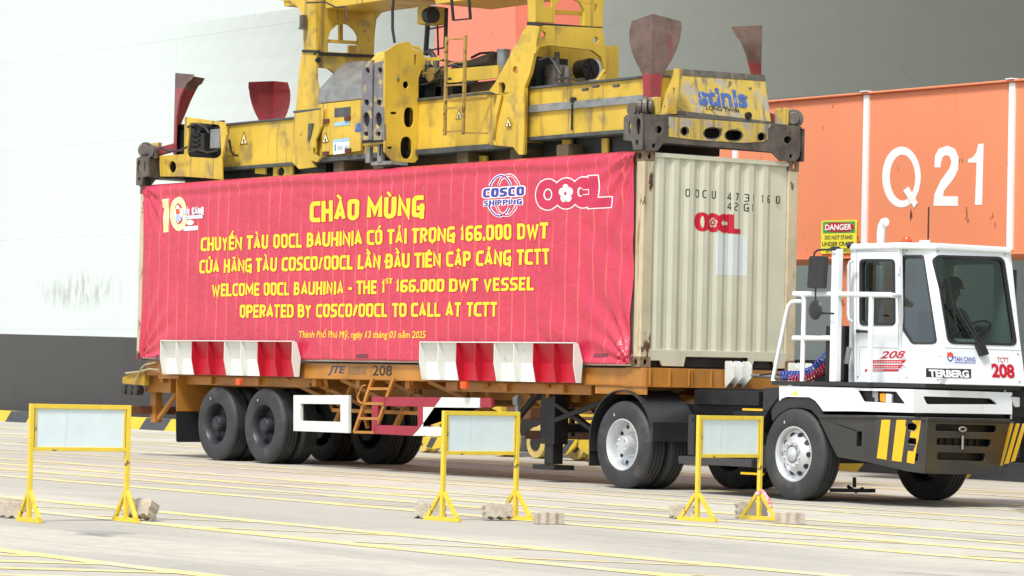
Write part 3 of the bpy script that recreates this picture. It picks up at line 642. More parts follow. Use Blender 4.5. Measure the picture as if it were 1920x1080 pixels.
# ---------------------------------------------------------------- banner
BZ1, BZ0 = ZT+.012, Z0+.035; BX0, BX1 = -LC+.20, -.135
def bdisp(x, z):
    d = ((x-XPH)/PITCH) % 1-.5; q_ = abs(d)
    s_ = 0.0045*math.exp(-(q_/.065)**2)+.0030*math.cos(2*math.pi*q_)-.0025*math.exp(-((d-.14)/.07)**2)
    fade = min(1, max(0, (BZ1-.16-z)/.10))*min(1, max(0, (z-BZ0-.05)/.12)); s_ *= .35+.65*fade
    for cx, cz, am in ((BX0, BZ1, .026), (BX1, BZ1, .030), (BX0, BZ0, .026), (BX1, BZ0+.0, .036)):
        dx, dz = x-cx, z-cz; r = math.hypot(dx, dz); th = math.atan2(abs(dz), abs(dx))
        s_ += am*math.exp(-(r/.75)**1.5)*min(1, r/.12)*math.sin(th*17+r*2.2)
    s_ += .007*math.sin(x*1.9+z*4.1+1.2*math.sin(x*.7))*math.sin(z*3.3+x*.9)*min(1, max(0, (x+13)/3))
    e = max(0, x+3.2)/3.2; s_ += .017*e*math.sin((x*.8+z*1.1)*9+math.sin(z*4)*1.5)*math.exp(-((z-2.3)/.7)**2)
    s_ += .016*math.exp(-((z-(BZ1-.10+.02*math.sin(x*1.3)))/.035)**2)-.010*math.exp(-((z-(BZ1-.19+.02*math.sin(x*1.3)))/.04)**2)
    s_ += .005*math.sin((x*.5+z)*22+2*math.sin(x*2.1))*max(0, math.sin(x*.83+1))*max(0, math.sin(z*2.1-1))
    return s_
def byy(x, z): return -.040-bdisp(x, z)
ban = M(); NX, NZ = 760, 76; V = []
for i in range(NX+1):
    xx = BX0+(BX1-BX0)*i/NX
    sag = .008*abs(math.sin(xx*2.25))
    for j in range(NZ+1):
        z = BZ0-sag+(BZ1-BZ0+sag)*j/NZ; V.append((xx, byy(xx, z) if j < NZ-1 else (-.03 if j == NZ-1 else .10), z+(.006 if j == NZ else 0)))
ban.add(V, [(i*(NZ+1)+j, (i+1)*(NZ+1)+j, (i+1)*(NZ+1)+j+1, i*(NZ+1)+j+1) for i in range(NX) for j in range(NZ)])
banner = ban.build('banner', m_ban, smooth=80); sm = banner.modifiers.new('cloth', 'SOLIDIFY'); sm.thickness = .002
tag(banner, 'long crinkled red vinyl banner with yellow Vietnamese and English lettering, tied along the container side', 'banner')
def onban(mm, name, mt, lift, cut=True):
    me = bpy.data.meshes.new(name); me.from_pydata([tuple(v) for v in mm.v], [], mm.f); me.materials.append(mt)
    bm = bmesh.new(); bm.from_mesh(me)
    xa = min(v.co.x for v in bm.verts); xb = max(v.co.x for v in bm.verts); step = PITCH/14
    x_ = XPH+math.floor((xa-XPH)/step)*step
    while x_ < xb:
        bmesh.ops.bisect_plane(bm, geom=bm.verts[:]+bm.edges[:]+bm.faces[:], plane_co=(x_, 0, 0), plane_no=(1, 0, 0)); x_ += step
    za = min(v.co.z for v in bm.verts); zb_ = max(v.co.z for v in bm.verts); z_ = math.floor(za/.06)*.06
    while z_ < zb_:
        bmesh.ops.bisect_plane(bm, geom=bm.verts[:]+bm.edges[:]+bm.faces[:], plane_co=(0, 0, z_), plane_no=(0, 0, 1)); z_ += .06
    for v in bm.verts: v.co.y = byy(v.co.x, v.co.z)-lift+(v.co.y+.04)
    bm.to_mesh(me); bm.free()
    ob = bpy.data.objects.new(name, me); COL.objects.link(ob); ob.parent = banner; return ob
PB = YP(-.04)
lines = [('CHÀO MÙNG', (580, 417), (795, 407), 39, .21), ('CHUYẾN TÀU OOCL BAUHINIA CÓ TẢI TRỌNG 166.000 DWT', (376, 473), (1028, 445), 26, .195),
         ('CỦA HÃNG TÀU COSCO/OOCL LẦN ĐẦU TIÊN CẬP CẢNG TCTT', (374, 515), (1031, 493), 25.5, .195)]
def bline(st, pa, pb, h_, off, mY, mR, shear=0, extra=.022):
    A, B = PP(*pa, PB), PP(*pb, PB); zb_ = (A.z+B.z)/2; u = Vector((1, 0, 0)); v = Vector((0, 0, 1)); H = (PP(pa[0], pa[1]-h_, PB)-A).z
    A.z = zb_; wd = (B-A).length
    if shear:
        mY.text(st, A, u, v, wd, H, off, shear); return
    mY.strokes(st, A, u, v, wd, H, off); mR.strokes(st, A, u, v, wd, H, off, .075)
mY, mR = M(), M()
for st, pa, pb, h_, off in lines: bline(st, pa, pb, h_, off, mY, mR)
bline('WELCOME OOCL BAUHINIA - THE 1', (397, 557), (722, 550), 24, .195, mY, mR)
bline('ST', (723, 532), (736, 531.5), 10, .19, mY, mR)
bline('166.000 DWT VESSEL', (742, 550), (1002, 543), 24, .195, mY, mR)
bline('OPERATED BY COSCO/OOCL TO CALL AT TCTT', (450, 599), (932, 590), 24.5, .195, mY, mR)
bline('Thành Phố Phú Mỹ, ngày 13 tháng 03 năm 2025', (561, 634), (798, 632.5), 12, .008, mY, mR, .15, .02)
onban(mR, 'lettering_outline', m_txtR, .0025); onban(mY, 'lettering', m_txtY, .0045)
# logos on the banner
def bpl(mm, poly, holes=()):
    mm.ly = getattr(mm, 'ly', 0)+1
    mm.plate((PB[0]+PB[1]*.0003*mm.ly, PB[1]), poly, holes, 0.0)
mW, mB, mRr = M(), M(), M()
def arc(cx, cy, rx, ry, a0_, a1_, wd, n=14):
    A = [(cx+(rx+wd/2)*math.cos(rad(a0_+(a1_-a0_)*i/n)), cy-(ry+wd/2)*math.sin(rad(a0_+(a1_-a0_)*i/n))) for i in range(n+1)]
    B = [(cx+(rx-wd/2)*math.cos(rad(a0_+(a1_-a0_)*i/n)), cy-(ry-wd/2)*math.sin(rad(a0_+(a1_-a0_)*i/n))) for i in range(n+1)]
    return A+B[::-1]
for wd, mm1, mm2 in ((5.5, mW, mW), (2.6, mB, mRr)):
    bpl(mm1, arc(939, 367, 22, 38, 30, 152, wd)); bpl(mm1, arc(937, 367, 22, 38, 208, 325, wd))
    bpl(mm2, arc(954, 366, 22, 38, 28, 152, wd)); bpl(mm2, arc(950, 366, 22, 38, 208, 330, wd))
for mm, gw_ in ((mW, .22), (mB, 0)):
    for st_, pa_, pb_, h_, t_ in (('COSCO', (906, 370.5), (983, 367), 17, .24), ('SHIPPING', (908, 386.5), (979, 382.5), 10, .21)):
        A = PP(*pa_, PB); B = PP(*pb_, PB); H = (PP(pa_[0], pa_[1]-h_, PB)-A).z; A.z = (A.z+B.z)/2
        mm.strokes(st_, A, Vector((1, 0, 0)), Vector((0, 0, 1)), (B-A).length, H, t_, gw_)
onban(mW, 'logo_halo', m_txtW, .0025); onban(mB, 'logo_print', m_logoB, .0045); onban(mRr, 'logo_arcs', m_logoR, .0055)
def boocl(px0, py0, px1, py1, sk):
    W_, H_ = px1-px0, py1-py0
    T = lambda pts: [(px0+W_*a, py1-H_*c-(a-.5)*sk) for a, c in pts]
    def O(cx, g_=0): return [(cx+(.165+g_*.42)*math.cos(t), .5+(.49+g_)*math.sin(t)) for t in [2*math.pi*i/36 for i in range(36)]]
    Lp = lambda g_: [(.70-g_*.45, -.02-g_), (1.0+g_*.45, -.02-g_), (1.0+g_*.45, .30+g_), (.83+g_*.45, .30+g_), (.83+g_*.45, 1.02+g_), (.70-g_*.45, 1.02+g_)]
    Ch = [(.56, .52), (.57, .63), (.60, .68), (.635, .6), (.705, .6), (.705, .42), (.63, .42), (.60, .36), (.57, .40)]
    ell = lambda cx, a_, b_: [(cx+a_*math.cos(t), .5+b_*math.sin(t)) for t in [2*math.pi*i/24 for i in range(24)]]
    a = M(); [bpl(a, T(q_)) for q_ in (O(.165, .032), O(.405, .032), O(.64, .032), Lp(.032))]; onban(a, 'logo_outline', m_txtW, .0025)
    a = M(); [bpl(a, T(q_)) for q_ in (O(.165), O(.405), O(.64), Lp(0))]; onban(a, 'logo_letters', m_logoR, .004)
    a = M(); [bpl(a, T(q_)) for q_ in (ell(.165, .06, .19), flower(.405, .5, .095, .30), Ch)]; onban(a, 'logo_openings', m_txtW, .0055)
    a = M(); [bpl(a, T(q_)) for q_ in (ell(.165, .045, .15), flower(.405, .5, .022, .07), [(.637+(p_-.637)*.8+.006, .51+(c_-.51)*.72) for p_, c_ in Ch])]
    for i in range(10): t = 2*math.pi*i/10; bpl(a, T([(.405+.058*math.cos(t)+.006*math.cos(s_), .5+.185*math.sin(t)+.018*math.sin(s_)) for s_ in [2*math.pi*j/6 for j in range(6)]]))
    onban(a, 'logo_centre', m_logoR, .007)
boocl(1005, 333, 1146, 391, 8)
a = M(); bpl(a, [(304, 374), (317, 372), (317, 435), (306, 436), (307, 390), (304, 389)]); bpl(a, oval(335, 401, 16, 32, 30), [oval(335, 401, 8, 20, 24)])
onban(a, 'anniversary_numerals', m_cream, .003)
a = M(); bpl(a, oval(334, 401, 8, 17, 20, e=1.4)); bline('TAN CANG', (340, 404.5), (382, 402), 14, .36, a, M()); bpl(a, [(342, 405), (380, 403), (380, 409), (342, 411)]); bpl(a, oval(356, 417, 7, 5)); bpl(a, [(344, 425), (372, 423), (372, 431), (344, 433)])
onban(a, 'port_emblem', m_txtW, .005)
a = M(); bline('TAN CANG', (341, 404), (381, 401.5), 11, .12, a, M()); bpl(a, oval(334, 409, 6, 7)); bpl(a, [(346, 407), (378, 405), (378, 406.5), (346, 408.5)]); onban(a, 'emblem_print', mat('pale_blue_print', (.42, .48, .72, 1), .4), .007)
a = M(); bpl(a, [(330, 392), (338, 391.5), (338, 401), (330, 401.5)]); onban(a, 'emblem_flag', m_redlens, .0085)
a = M()
for x_, y_, w_, h_ in ((1113, 1138, 663, 670), (667, 690, 664, 671)): bpl(a, [(x_, w_), (y_, w_), (y_, h_), (x_, h_)])
for x_, y_ in ((270, 352), (262, 671), (1184, 671), (1186, 292), (298, 669)): bpl(a, oval(x_, y_, 4, 4, 10, e=3))
onban(a, 'tape_patch', mat('grey_tape', (.16, .03, .05, 1), .5), .004)

# ---------------------------------------------------------------- trailer
trl = thing('container_trailer', (-6, 1.2, 0), 'orange skeletal container trailer with red and white corner guides carrying the banner-covered container', 'trailer')
def guide(x0, x1, n=8):
    gs = (x1-x0)/n
    yo, ym, yi, yt = -.20, -.15, -.08, -.165      # outer edge, lower outer edge, panel low, panel top
    z1, zm, z0 = 1.705, 1.46, 1.225
    for c, lab in ((0, 'white_guide_panel'), (1, 'red_guide_panel')):
        bp = M(); gp = M()
        for i in range(n):
            if (i//2) % 2 != c: continue
            a, b_ = x0+i*gs+.008, x0+(i+1)*gs-.008
            bp.add([(a, yt, z1), (b_, yt, z1), (b_, yi, zm), (a, yi, zm), (b_, yi, z0), (a, yi, z0)], [(0, 3, 2, 1), (3, 5, 4, 2)])
            bp.add([(a, yt+.012, z1), (b_, yt+.012, z1), (b_, yi+.008, zm), (a, yi+.008, zm), (b_, yi+.008, z0), (a, yi+.008, z0)], [(0, 1, 2, 3), (3, 2, 4, 5)])
            gp.flat((Vector((a, 0, 0)), Vector((1, 0, 0))), [[Vector((a, q_, r_)) for q_, r_ in ((yo, z1), (yt, z1), (yi, zm), (yi, z0), (ym, z0), (yo, zm-.02))]], .014)
        bp.build(lab, (m_gw, m_gr)[c], trl, split=True); gp.build('guide_gusset', (m_gw, m_gr)[c], trl, split=True)
    gp = M(); gp.flat((Vector((x1+.008, 0, 0)), Vector((1, 0, 0))), [[Vector((x1+.008, q_, r_)) for q_, r_ in ((yo, z1), (yt+.03, z1), (yi+.02, zm+.03), (yi, z0), (ym, z0), (yo, zm-.02))]], .014)
    gp.build('guide_end_plate', m_gw, trl)
    lp = M(); lp.box(x0, x1, yo-.004, yt+.01, z1+.001, z1+.014); lp.build('guide_lip', m_gw, trl); 
    for i in range(n):
        pass
    bb = M(); bb.box(x0+.1, x1-.1, .16, .3, 1.08, 1.2); bb.build('guide_bracket', m_trl, trl)
guide(-11.12, -7.50); guide(-4.39, -1.06)
b = M()   # side rail between the guides and along the rest
b.box(-11.9, -.06, .03, .12, 1.21, 1.415); b.box(-11.9, -.06, 2.32, 2.41, 1.21, 1.415); b.box(-11.9, -.06, 0.0, .18, 1.203, 1.209); b.build('side_rail', m_trl, trl, bev=.003, split=True)
b = M()   # main I-beams
for yc in (.78, 1.66):
    b.box(-12.1, -1.9, yc-.01, yc+.01, .92, 1.39); b.box(-12.1, -.06, yc-.09, yc+.09, 1.39, 1.41); b.hexa([(-1.9, yc-.01, .92), (-.2, yc-.01, 1.17), (-.2, yc+.01, 1.17), (-1.9, yc+.01, .92)], [(-1.9, yc-.01, 1.39), (-.2, yc-.01, 1.39), (-.2, yc+.01, 1.39), (-1.9, yc+.01, 1.39)]); b.box(-12.1, -1.9, yc-.09, yc+.09, .895, .918)
    b.hexa([(-1.9, yc-.09, .895), (-.2, yc-.09, 1.16), (-.2, yc+.09, 1.16), (-1.9, yc+.09, .895)], [(-1.9, yc-.09, .918), (-.2, yc-.09, 1.18), (-.2, yc+.09, 1.18), (-1.9, yc+.09, .918)])
b.build('main_beam', m_trl, trl, split=True)
b = M()
for xx in [-11.6, -10.2, -8.9, -7.4, -6.3, -5.1, -4.0, -2.9, -1.7, -.9]:
    b.box(xx-.05, xx+.05, .1, 2.34, 1.10, 1.2)
b.build('cross_member', m_trl, trl, split='all')
b = M()
for xx, dr in ((-8.2, 1), (-7.1, -1), (-6.7, 1), (-5.0, -1), (-4.6, 1), (-3.3, -1), (-3.0, 1), (-2.0, -1), (-5.6, 1), (-7.6, 1)):
    b.beam((xx, .10, 1.20), (xx+.75*dr, .7, .80), .05); b.beam((xx, 2.3, 1.20), (xx+.75*dr, 1.7, .80), .05)
for xx in (-6.9, -5.4, -4.3, -2.7): b.beam((xx, .45, 1.2), (xx-.5, .45, .55), .06); b.beam((xx, .45, 1.2), (xx+.35, .45, .55), .045)
b.beam((-7.2, .3, .78), (-3, .3, .78), .05); b.build('diagonal_brace', m_trl, trl, split='all')
# front bolster and gooseneck
b = M(); b.box(-.30, .10, .02, 2.42, 1.205, 1.425); b.box(-.32, .13, .0, 2.44, 1.195, 1.204)
for yy in (.06, .36, .66, .70, 1.0): b.box(.10, .125, yy, yy+.02, 1.21, 1.42)
b.box(-.9, .11, .02, .04, 1.1, 1.2)
b.build('front_bolster', m_trl, trl, bev=.003)
for px0 in (1352, 1470):
    b = M(); y0 = PP(px0+4, 690, XP(.1)).y
    b.box(.13, .145, y0, y0+.30, 1.26, 1.52)
    for yy in (0.0, .13, .27):
        X0 = .14
        b.flat((Vector((0, y0+yy, 0)), Vector((0, -1, 0))), [[Vector((q_, y0+yy, r_)) for q_, r_ in ((X0, 1.53), (X0+.10, 1.53), (X0+.17, 1.47), (X0+.17, 1.33), (X0, 1.20))]], .015)
    b.build('front_stop_bracket', m_gw, trl, bev=.002)
b = M(); b.box(.1, 2.0, .80, 1.64, 1.16, 1.20); b.build('gooseneck_plate', m_dark, trl)
b = M(); b.tube([PP(x_, y_, XP(.35)) for x_, y_ in ((1410, 704), (1440, 706), (1470, 710))], .022); b.build('air_coupling', m_grey, trl)
# rear end
b = M(); b.box(-12.25, -11.9, .25, 2.2, 1.0, 1.40); b.box(-12.2, -11.45, .18, .30, .95, 1.4); b.box(-12.25, -12.1, .3, .42, .5, 1.0); b.box(-12.25, -12.1, 2.0, 2.12, .5, 1.0); b.beam((-12.1, .36, .55), (-11.5, .36, 1.0), .06)
b.box(-11.9, -11.0, .32, .4, .95, 1.21); b.box(-11.55, -10.95, .02, .05, 1.16, 1.22); b.build('rear_frame', m_trl, trl, bev=.003)
b = M(); b.box(-12.35, -12.2, -.05, 2.4, .62, .74); b.build('underrun_bar', mat('brown_red_oxide', (.16, .06, .025, 1), .6, var=.3), trl, bev=.004)
b = M(); b.hexa([(-12.62, .02, 1.07), (-11.95, .02, 1.05), (-11.95, .1, 1.05), (-12.62, .1, 1.07)], [(-12.62, .02, 1.16), (-11.95, .02, 1.30), (-11.95, .1, 1.30), (-12.62, .1, 1.16)]); b.build('lamp_bracket', mat('olive_yellow_paint', (.40, .24, .02, 1), .5, var=.2), trl)
b = M()
for xx in (-12.54, -12.34, -12.17): b.cyl((xx, -.02, .97), (xx, .1, .97), .075, 20)
b.build('tail_lamp', m_plas, trl, bev=.006, split=True)
b = M(); b.tube([PP(x_, y_, YP(-.01)) for x_, y_ in ((236, 700), (262, 697), (280, 692), (299, 694))], .016); b.tube([PP(x_, y_, YP(-.02)) for x_, y_ in ((252, 722), (257, 706), (266, 690), (272, 684), (292, 680))], .014); b.build('tie_rope', m_rope, trl)
b = M(); b.plate(XP(-10.97), rpoly([(331, 708), (372, 708), (400, 712), (400, 771), (331, 771)], 2), (), .01); b.build('rear_mudguard', m_trl, trl)
b = M(); b.plate(XP(-10.98), rpoly([(330, 772), (402, 774), (402, 829), (331, 829)], 4), (), .012); b.build('mudflap', m_plas, trl)
b = M()
for px_, py_ in ((445, 716), (867, 722)):
    p_ = PP(px_, py_, YP(-.13)); b.box(p_.x-.055, p_.x+.055, -.13, -.07, p_.z-.045, p_.z+.045)
b.build('side_marker_lamp', m_redlens, trl, bev=.01, split=True)
# side guards
b = M(); b.plate(YP(.0), [(550, 741), (653, 741), (653, 812), (550, 808)], [[(563, 757), (638, 758), (638, 791), (563, 789)]], .05); b.build('side_guard', m_gw, trl, bev=.004)
b = M(); b.plate(YP(.0), [(697, 744), (826, 745), (783, 806), (772, 817), (697, 813)], [[(708, 761), (783, 762), (783, 799), (708, 797)]], .05)
b.plate(YP(.0), [(900, 746), (921, 746), (921, 764), (900, 764)], (), .05); b.build('side_guard', m_sgr, trl, bev=.004, split=True)
b = M(); b.plate(YP(-.001), [(827, 745), (899, 746), (899, 764), (793, 763), (793, 800), (962, 804), (962, 820), (773, 817), (784, 806)], (), .05); b.build('side_guard_white', m_gw, trl, bev=.004, split=True)
# ladder under the rail
b = M(); pA, pB_ = PP(700, 708, YP(.02)), PP(665, 811, YP(.02)); pC, pD = PP(739, 708, YP(.02)), PP(703, 812, YP(.02))
b.beam(pA, pB_, .04, .05); b.beam(pC, pD, .04, .05)
for t in (.2, .47, .74, .99): b.beam(pA.lerp(pB_, t), pC.lerp(pD, t), .05, .035)
b.tube([PP(x_, y_, YP(-.03)) for x_, y_ in ((685, 722), (679, 724), (670, 745), (672, 752), (680, 757))], .012)
b.build('step_ladder', m_trl, trl)
# landing leg
b = M()
for yy in (.32, 1.9):
    b.box(-2.42, -2.12, yy, yy+.22, .45, 1.2); b.box(-2.36, -2.18, yy+.03, yy+.19, .2, .47); b.box(-2.5, -2.04, yy-.05, yy+.27, .13, .19)
    b.beam((-2.45, yy, 1.1), (-3.1, yy+.1, .72), .07); b.beam((-2.1, yy, .75), (-1.3, yy+.3, 1.05), .06); b.beam((-2.1, yy, .95), (-1.5, yy+.3, .55), .05)
b.box(-2.3, -2.2, .5, 1.9, .6, .7); b.build('landing_leg', m_dark, trl, bev=.006, split=True)
b = M(); b.cyl((-2.75, .2, .45), (-2.75, .2, 1.05), .035); b.box(-2.8, -2.7, .16, .24, .93, 1.03); b.build('leg_crank', m_grey, trl)
b = M(); b.plate(YP(1.3), [(985, 807), (1150, 809), (1150, 825), (985, 823)], (), .3); b.build('rear_tie_beam', m_brn, trl)
b = M(); q8 = YP(.9)
for a_, c_ in (((1028, 812), (1078, 758)), ((1048, 752), (1104, 800)), ((1074, 750), (1072, 818)), ((1020, 796), (1112, 798)), ((1076, 752), (1096, 738)), ((1096, 738), (1116, 772))): b.beam(PP(a_[0], a_[1], q8), PP(c_[0], c_[1], q8), .055, .05)
b.build('support_frame', m_dark, trl)
b = M(); b.beam(PP(1028, 796, YP(.8)), PP(1046, 780, YP(.8)), .07); b.build('grey_link', m_grey, trl)
b = M(); b.box(-4.3, -2.0, .60, .64, .98, 1.2); b.build('inner_web_plate', m_trl, trl)
b = M(); ptext(b, '208', (699, 703.5), (735, 704), 18, YP(.03), .004, .01); b.build('lettering', m_black, trl)
b = M(); ptext(b, 'JTE', (615, 699), (648, 699.5), 13, YP(.03), .004, .02, .3); b.build('lettering', mat('faded_blue_print', (.05, .05, .14, 1), .5), trl)
b = M()
for i in range(7): b.plate(YP(.027), [(653+i*5, 687), (656+i*5, 687), (656+i*5, 702), (653+i*5, 702)], (), .002)
b.build('faded_marks', mat('worn_grey_print', (.20, .12, .07, 1), .6), trl, split=True)
b = M(); b.box(-10.9, -7.5, .7, .78, .5, .9); b.cyl((-9.87, .2, .53), (-9.87, 2.2, .53), .07); b.cyl((-8.57, .2, .53), (-8.57, 2.2, .53), .07); b.box(-10.6, -7.9, 1.66, 1.74, .5, .9)
for yc in (.62, 1.72): b.tube([(-10.4+i*.12, yc, .66+.12*math.sin(math.pi*i/10)) for i in range(11)], .04, 6); b.tube([(-9.2+i*.12, yc, .66+.12*math.sin(math.pi*i/10)) for i in range(11)], .04, 6)
b.build('axle', m_dark, trl)

# wheels ------------------------------------------------------
def tyre_prof(R, wd, rr, d):    # d = +1 inner side towards +y ; outer face at offset 0
    pr = [(rr, .035), (rr+.012, .012), (rr+.03, .002), (rr+.08, -.006), (R-.10, -.008), (R-.055, .0), (R-.022, .014), (R-.004, .034)]
    nG = 4; y_ = .034; pitch = (wd-.068)/nG
    for i in range(nG):
        a = .034+i*pitch
        if i: pr += [(R-.014, a+.002), (R-.014, a+.012), (R, a+.014)]
        else: pr += [(R, a+.006)]
        pr += [(R, a+pitch-.002)]
    pr += [(R-.004, wd-.034), (R-.06, wd), (rr+.03, wd), (rr, wd-.03)]
    return [(r, d*o) for r, o in pr]
def add_lugs(mm, c, R, wd, d, n=56):
    for i in range(n):
        a = 2*math.pi*i/n
        for o0, o1 in ((.016, .060), (wd-.06, wd-.016)):
            p = Vector((c[0]+(R-.020)*math.cos(a), c[1]+d*o0, c[2]+(R-.020)*math.sin(a))); q_ = Vector((c[0]+(R-.006)*math.cos(a+.02), c[1]+d*o1, c[2]+(R-.002)*math.sin(a+.02)))
            mm.beam(p, q_, .026, .014)
def wheel(root, x, yf, R, d, style, rimm, dual):
    z = R+gf(x)+.002; wd = .285; rr = .292
    rim = M(); c = (x, yf, z)
    if style == 'steer':
        rim.lathe(c, [(rr+.022, d*.020), (rr+.024, d*.008), (rr+.008, d*.004), (rr-.012, d*.022), (rr-.024, d*.06), (rr-.06, d*.065), (.20, d*.02), (.155, d*.0), (.15, -d*.008), (.105, -d*.008), (.10, d*.03), (.085, d*.03), (.08, -d*.02), (.055, -d*.03), (.035, -d*.045), (.0001, -d*.048)], 48)
        for i in range(10):
            a = 2*math.pi*(i+.5)/10; rim.cyl((x+.132*math.cos(a), yf-d*.008, z+.132*math.sin(a)), (x+.132*math.cos(a), yf-d*.035, z+.132*math.sin(a)), .014, 6)
    else:
        dp = .14 if style == 'dual' else .17
        rim.lathe(c, [(rr+.022, d*.020), (rr+.024, d*.008), (rr+.008, d*.004), (rr-.014, d*.03), (rr-.03, d*.10), (rr-.045, d*dp), (.16, d*(dp+.02)), (.14, d*dp), (.115, d*dp), (.11, d*.02), (.10, d*.005), (.06, d*.0), (.0001, -d*.004)], 48)
        for i in range(8):
            a = 2*math.pi*i/8; rim.cyl((x+.085*math.cos(a), yf+d*.004, z+.085*math.sin(a)), (x+.085*math.cos(a), yf-d*.014, z+.085*math.sin(a)), .010, 6)
    if dual: rim.cyl((x, yf+d*.2, z), (x, yf+d*.66, z), .2, 24)
    w_ = rim.build('wheel', rimm, root, smooth=35)
    h_ = M()
    for i in range(10):
        a = 2*math.pi*i/10; off_ = .045 if style == 'steer' else .165 if style == 'dual' else .20
        cx, cz = x+.225*math.cos(a), z+.225*math.sin(a)
        nrm = Vector((.55*math.cos(a), -d*.83, .55*math.sin(a))) if style == 'steer' else Vector((0, -d, 0))
        o_ = off_ if style == 'steer' else (.14 if style == 'dual' else .17)+.008
        p = Vector((cx, yf+d*(o_-.004), cz)); h_.cyl(p+nrm*.004, p-nrm*.01, .03 if style == 'steer' else .026, 14)
    h_.build('hand_hole', m_dark, w_)  # dark discs stand in for the shaded hollow of each hole
    t = M(); t.lathe(c, tyre_prof(R, wd, rr, d), 72); None
    t.build('tyre', m_tyre, w_, smooth=40)
    if dual:
        c2 = (x, yf+d*.33, z); t = M(); t.lathe(c2, tyre_prof(R, wd, rr, d), 64); None; t.build('tyre', m_tyre, w_, smooth=40)
    vs_ = M(); vs_.box(x-.15, x-.14, yf-.012, yf-.004, z+.34, z+.37); vs_.build('valve_cap', m_gw, w_)
wheel(trl, -9.87, .02, .53, 1, 'deep', m_rimd, True); wheel(trl, -8.57, .02, .53, 1, 'deep', m_rimd, True)
wheel(trl, -9.87, 2.42, .53, -1, 'deep', m_rimd, True); wheel(trl, -8.57, 2.42, .53, -1, 'deep', m_rimd, True)

# ---------------------------------------------------------------- yard tractor
trk = thing('yard_tractor', (2.5, 1.1, 0), 'white terminal tractor numbered 208 with charcoal bumper, pulling the container trailer', 'truck')
wheel(trk, -.30, -.02, .525, 1, 'dual', m_rim, True); wheel(trk, -.30, 2.28, .525, -1, 'dual', m_rim, True)
wheel(trk, 2.86, -.03, .52, 1, 'steer', m_rim, False); wheel(trk, 2.86, 2.24, .52, -1, 'steer', m_rim, False)
V3 = Vector
Ab = PP(1689, 718, YP(.3)); At = PP(1685, 462, YP(.3))
Bb = V3((Ab.x+.45, .59, Ab.z)); Bt = V3((At.x+.27, .59, At.z)); Cb = V3((Bb.x, 1.76, Ab.z)); Ct = V3((Bt.x, 1.70, At.z))
pD = YP(.3); pC = P3(Ab, Bb, Bt); pW = P3(Bb, Cb, Bt)
ZF, ZR = 1.30, 2.80
def off(pl, d): return (pl[0]+pl[1].normalized()*d, pl[1])
cab = M(); dwin = rpoly([(1612.5, 487), (1676, 487), (1677, 609), (1612.5, 609)], 9)
qwin = [(1691, 484), (1697, 480), (1729, 480), (1732, 483), (1755, 635), (1754, 641), (1747, 644), (1713, 644), (1708, 641), (1691, 614)]
wwin = rpoly([(1753, 479), (1882, 483), (1906.5, 647), (1779, 643)], 13, 6)
cab.plate(pD, [(1600, 458), (1685.5, 459), (1689, 718), (1602, 716)], [dwin], .05)
dpl = lambda pl, pts: [PP(a, c_, pl) for a, c_ in pts]
cab.flat(pC, [[At, Bt, Bb, Ab], dpl(pC, qwin)], .05)
cab.flat(pW, [[Bt, Ct, Cb, Bb], dpl(pW, wwin)], .05)
xr_ = 3.44
cab.flat((V3((0, 1.76, 0)), V3((0, 1, 0))), [[V3((xr_, 1.76, ZF)), V3((Bb.x-.02, 1.76, ZF)), V3((Bt.x-.02, 1.76, ZR)), V3((xr_, 1.76, ZR))], [V3((a, 1.76, c_)) for a, c_ in rpoly([(3.56, 1.98), (4.22, 1.98), (4.22, 2.66), (3.56, 2.66)], .06)]], .04)
rw = [PP(a, c_, XP(xr_)) for a, c_ in rpoly([(1806, 492), (1884, 494), (1885, 606), (1806, 603)], 6)]
rw2 = [V3((xr_, a, c_)) for a, c_ in rpoly([(.55, 1.9), (1.5, 1.9), (1.5, 2.62), (.55, 2.62)], .05)]
ry_ = [p.y for p in rw]
cab.flat(XP(xr_), [[V3((xr_, .301, ZF)), V3((xr_, 1.758, ZF)), V3((xr_, 1.758, ZR)), V3((xr_, .301, ZR))]]+[rw2], .04, u=V3((0, 1, 0)))
cabo = cab.build('cab_body', [m_cab], trk, bev=.006)
def prism(mm, plan, z0, z1):
    n = len(plan); mm.add([(a, c_, z0) for a, c_ in plan]+[(a, c_, z1) for a, c_ in plan], [tuple(range(n))[::-1], tuple(range(n, 2*n))]+[(i, (i+1) % n, (i+1) % n+n, i+n) for i in range(n)])
b = M(); prism(b, [(3.40, .27), (At.x+.02, .27), (Bt.x+.035, .57), (Bt.x+.035, 1.73), (At.x, 1.79), (3.40, 1.79)], 2.775, 2.845); b.build('cab_roof', m_cab, trk, bev=.02)
b = M(); prism(b, [(3.45, .36), (At.x-.1, .36), (Bt.x-.1, .62), (Bt.x-.1, 1.68), (3.45, 1.70)], 2.74, 2.77); prism(b, [(3.48, .37), (4.1, .37), (4.45, .65), (4.45, 1.68), (3.48, 1.68)], ZF, ZF+.04); b.build('cab_lining', m_inner, trk)
gk = M()
def ringp(mm, pl, pts_px, lift, t, wpx):
    cx = sum(p[0] for p in pts_px)/len(pts_px); cy = sum(p[1] for p in pts_px)/len(pts_px)
    xs_ = [p[0] for p in pts_px]; ys_ = [p[1] for p in pts_px]; W_ = max(xs_)-min(xs_); H_ = max(ys_)-min(ys_)
    sc = lambda k_: [(cx+(a-cx)*(1+k_*2/W_), cy+(c_-cy)*(1+k_*2/H_)) for a, c_ in pts_px]
    mm.plate(off(pl, lift), sc(wpx*.35), [sc(-wpx*.65)], t)
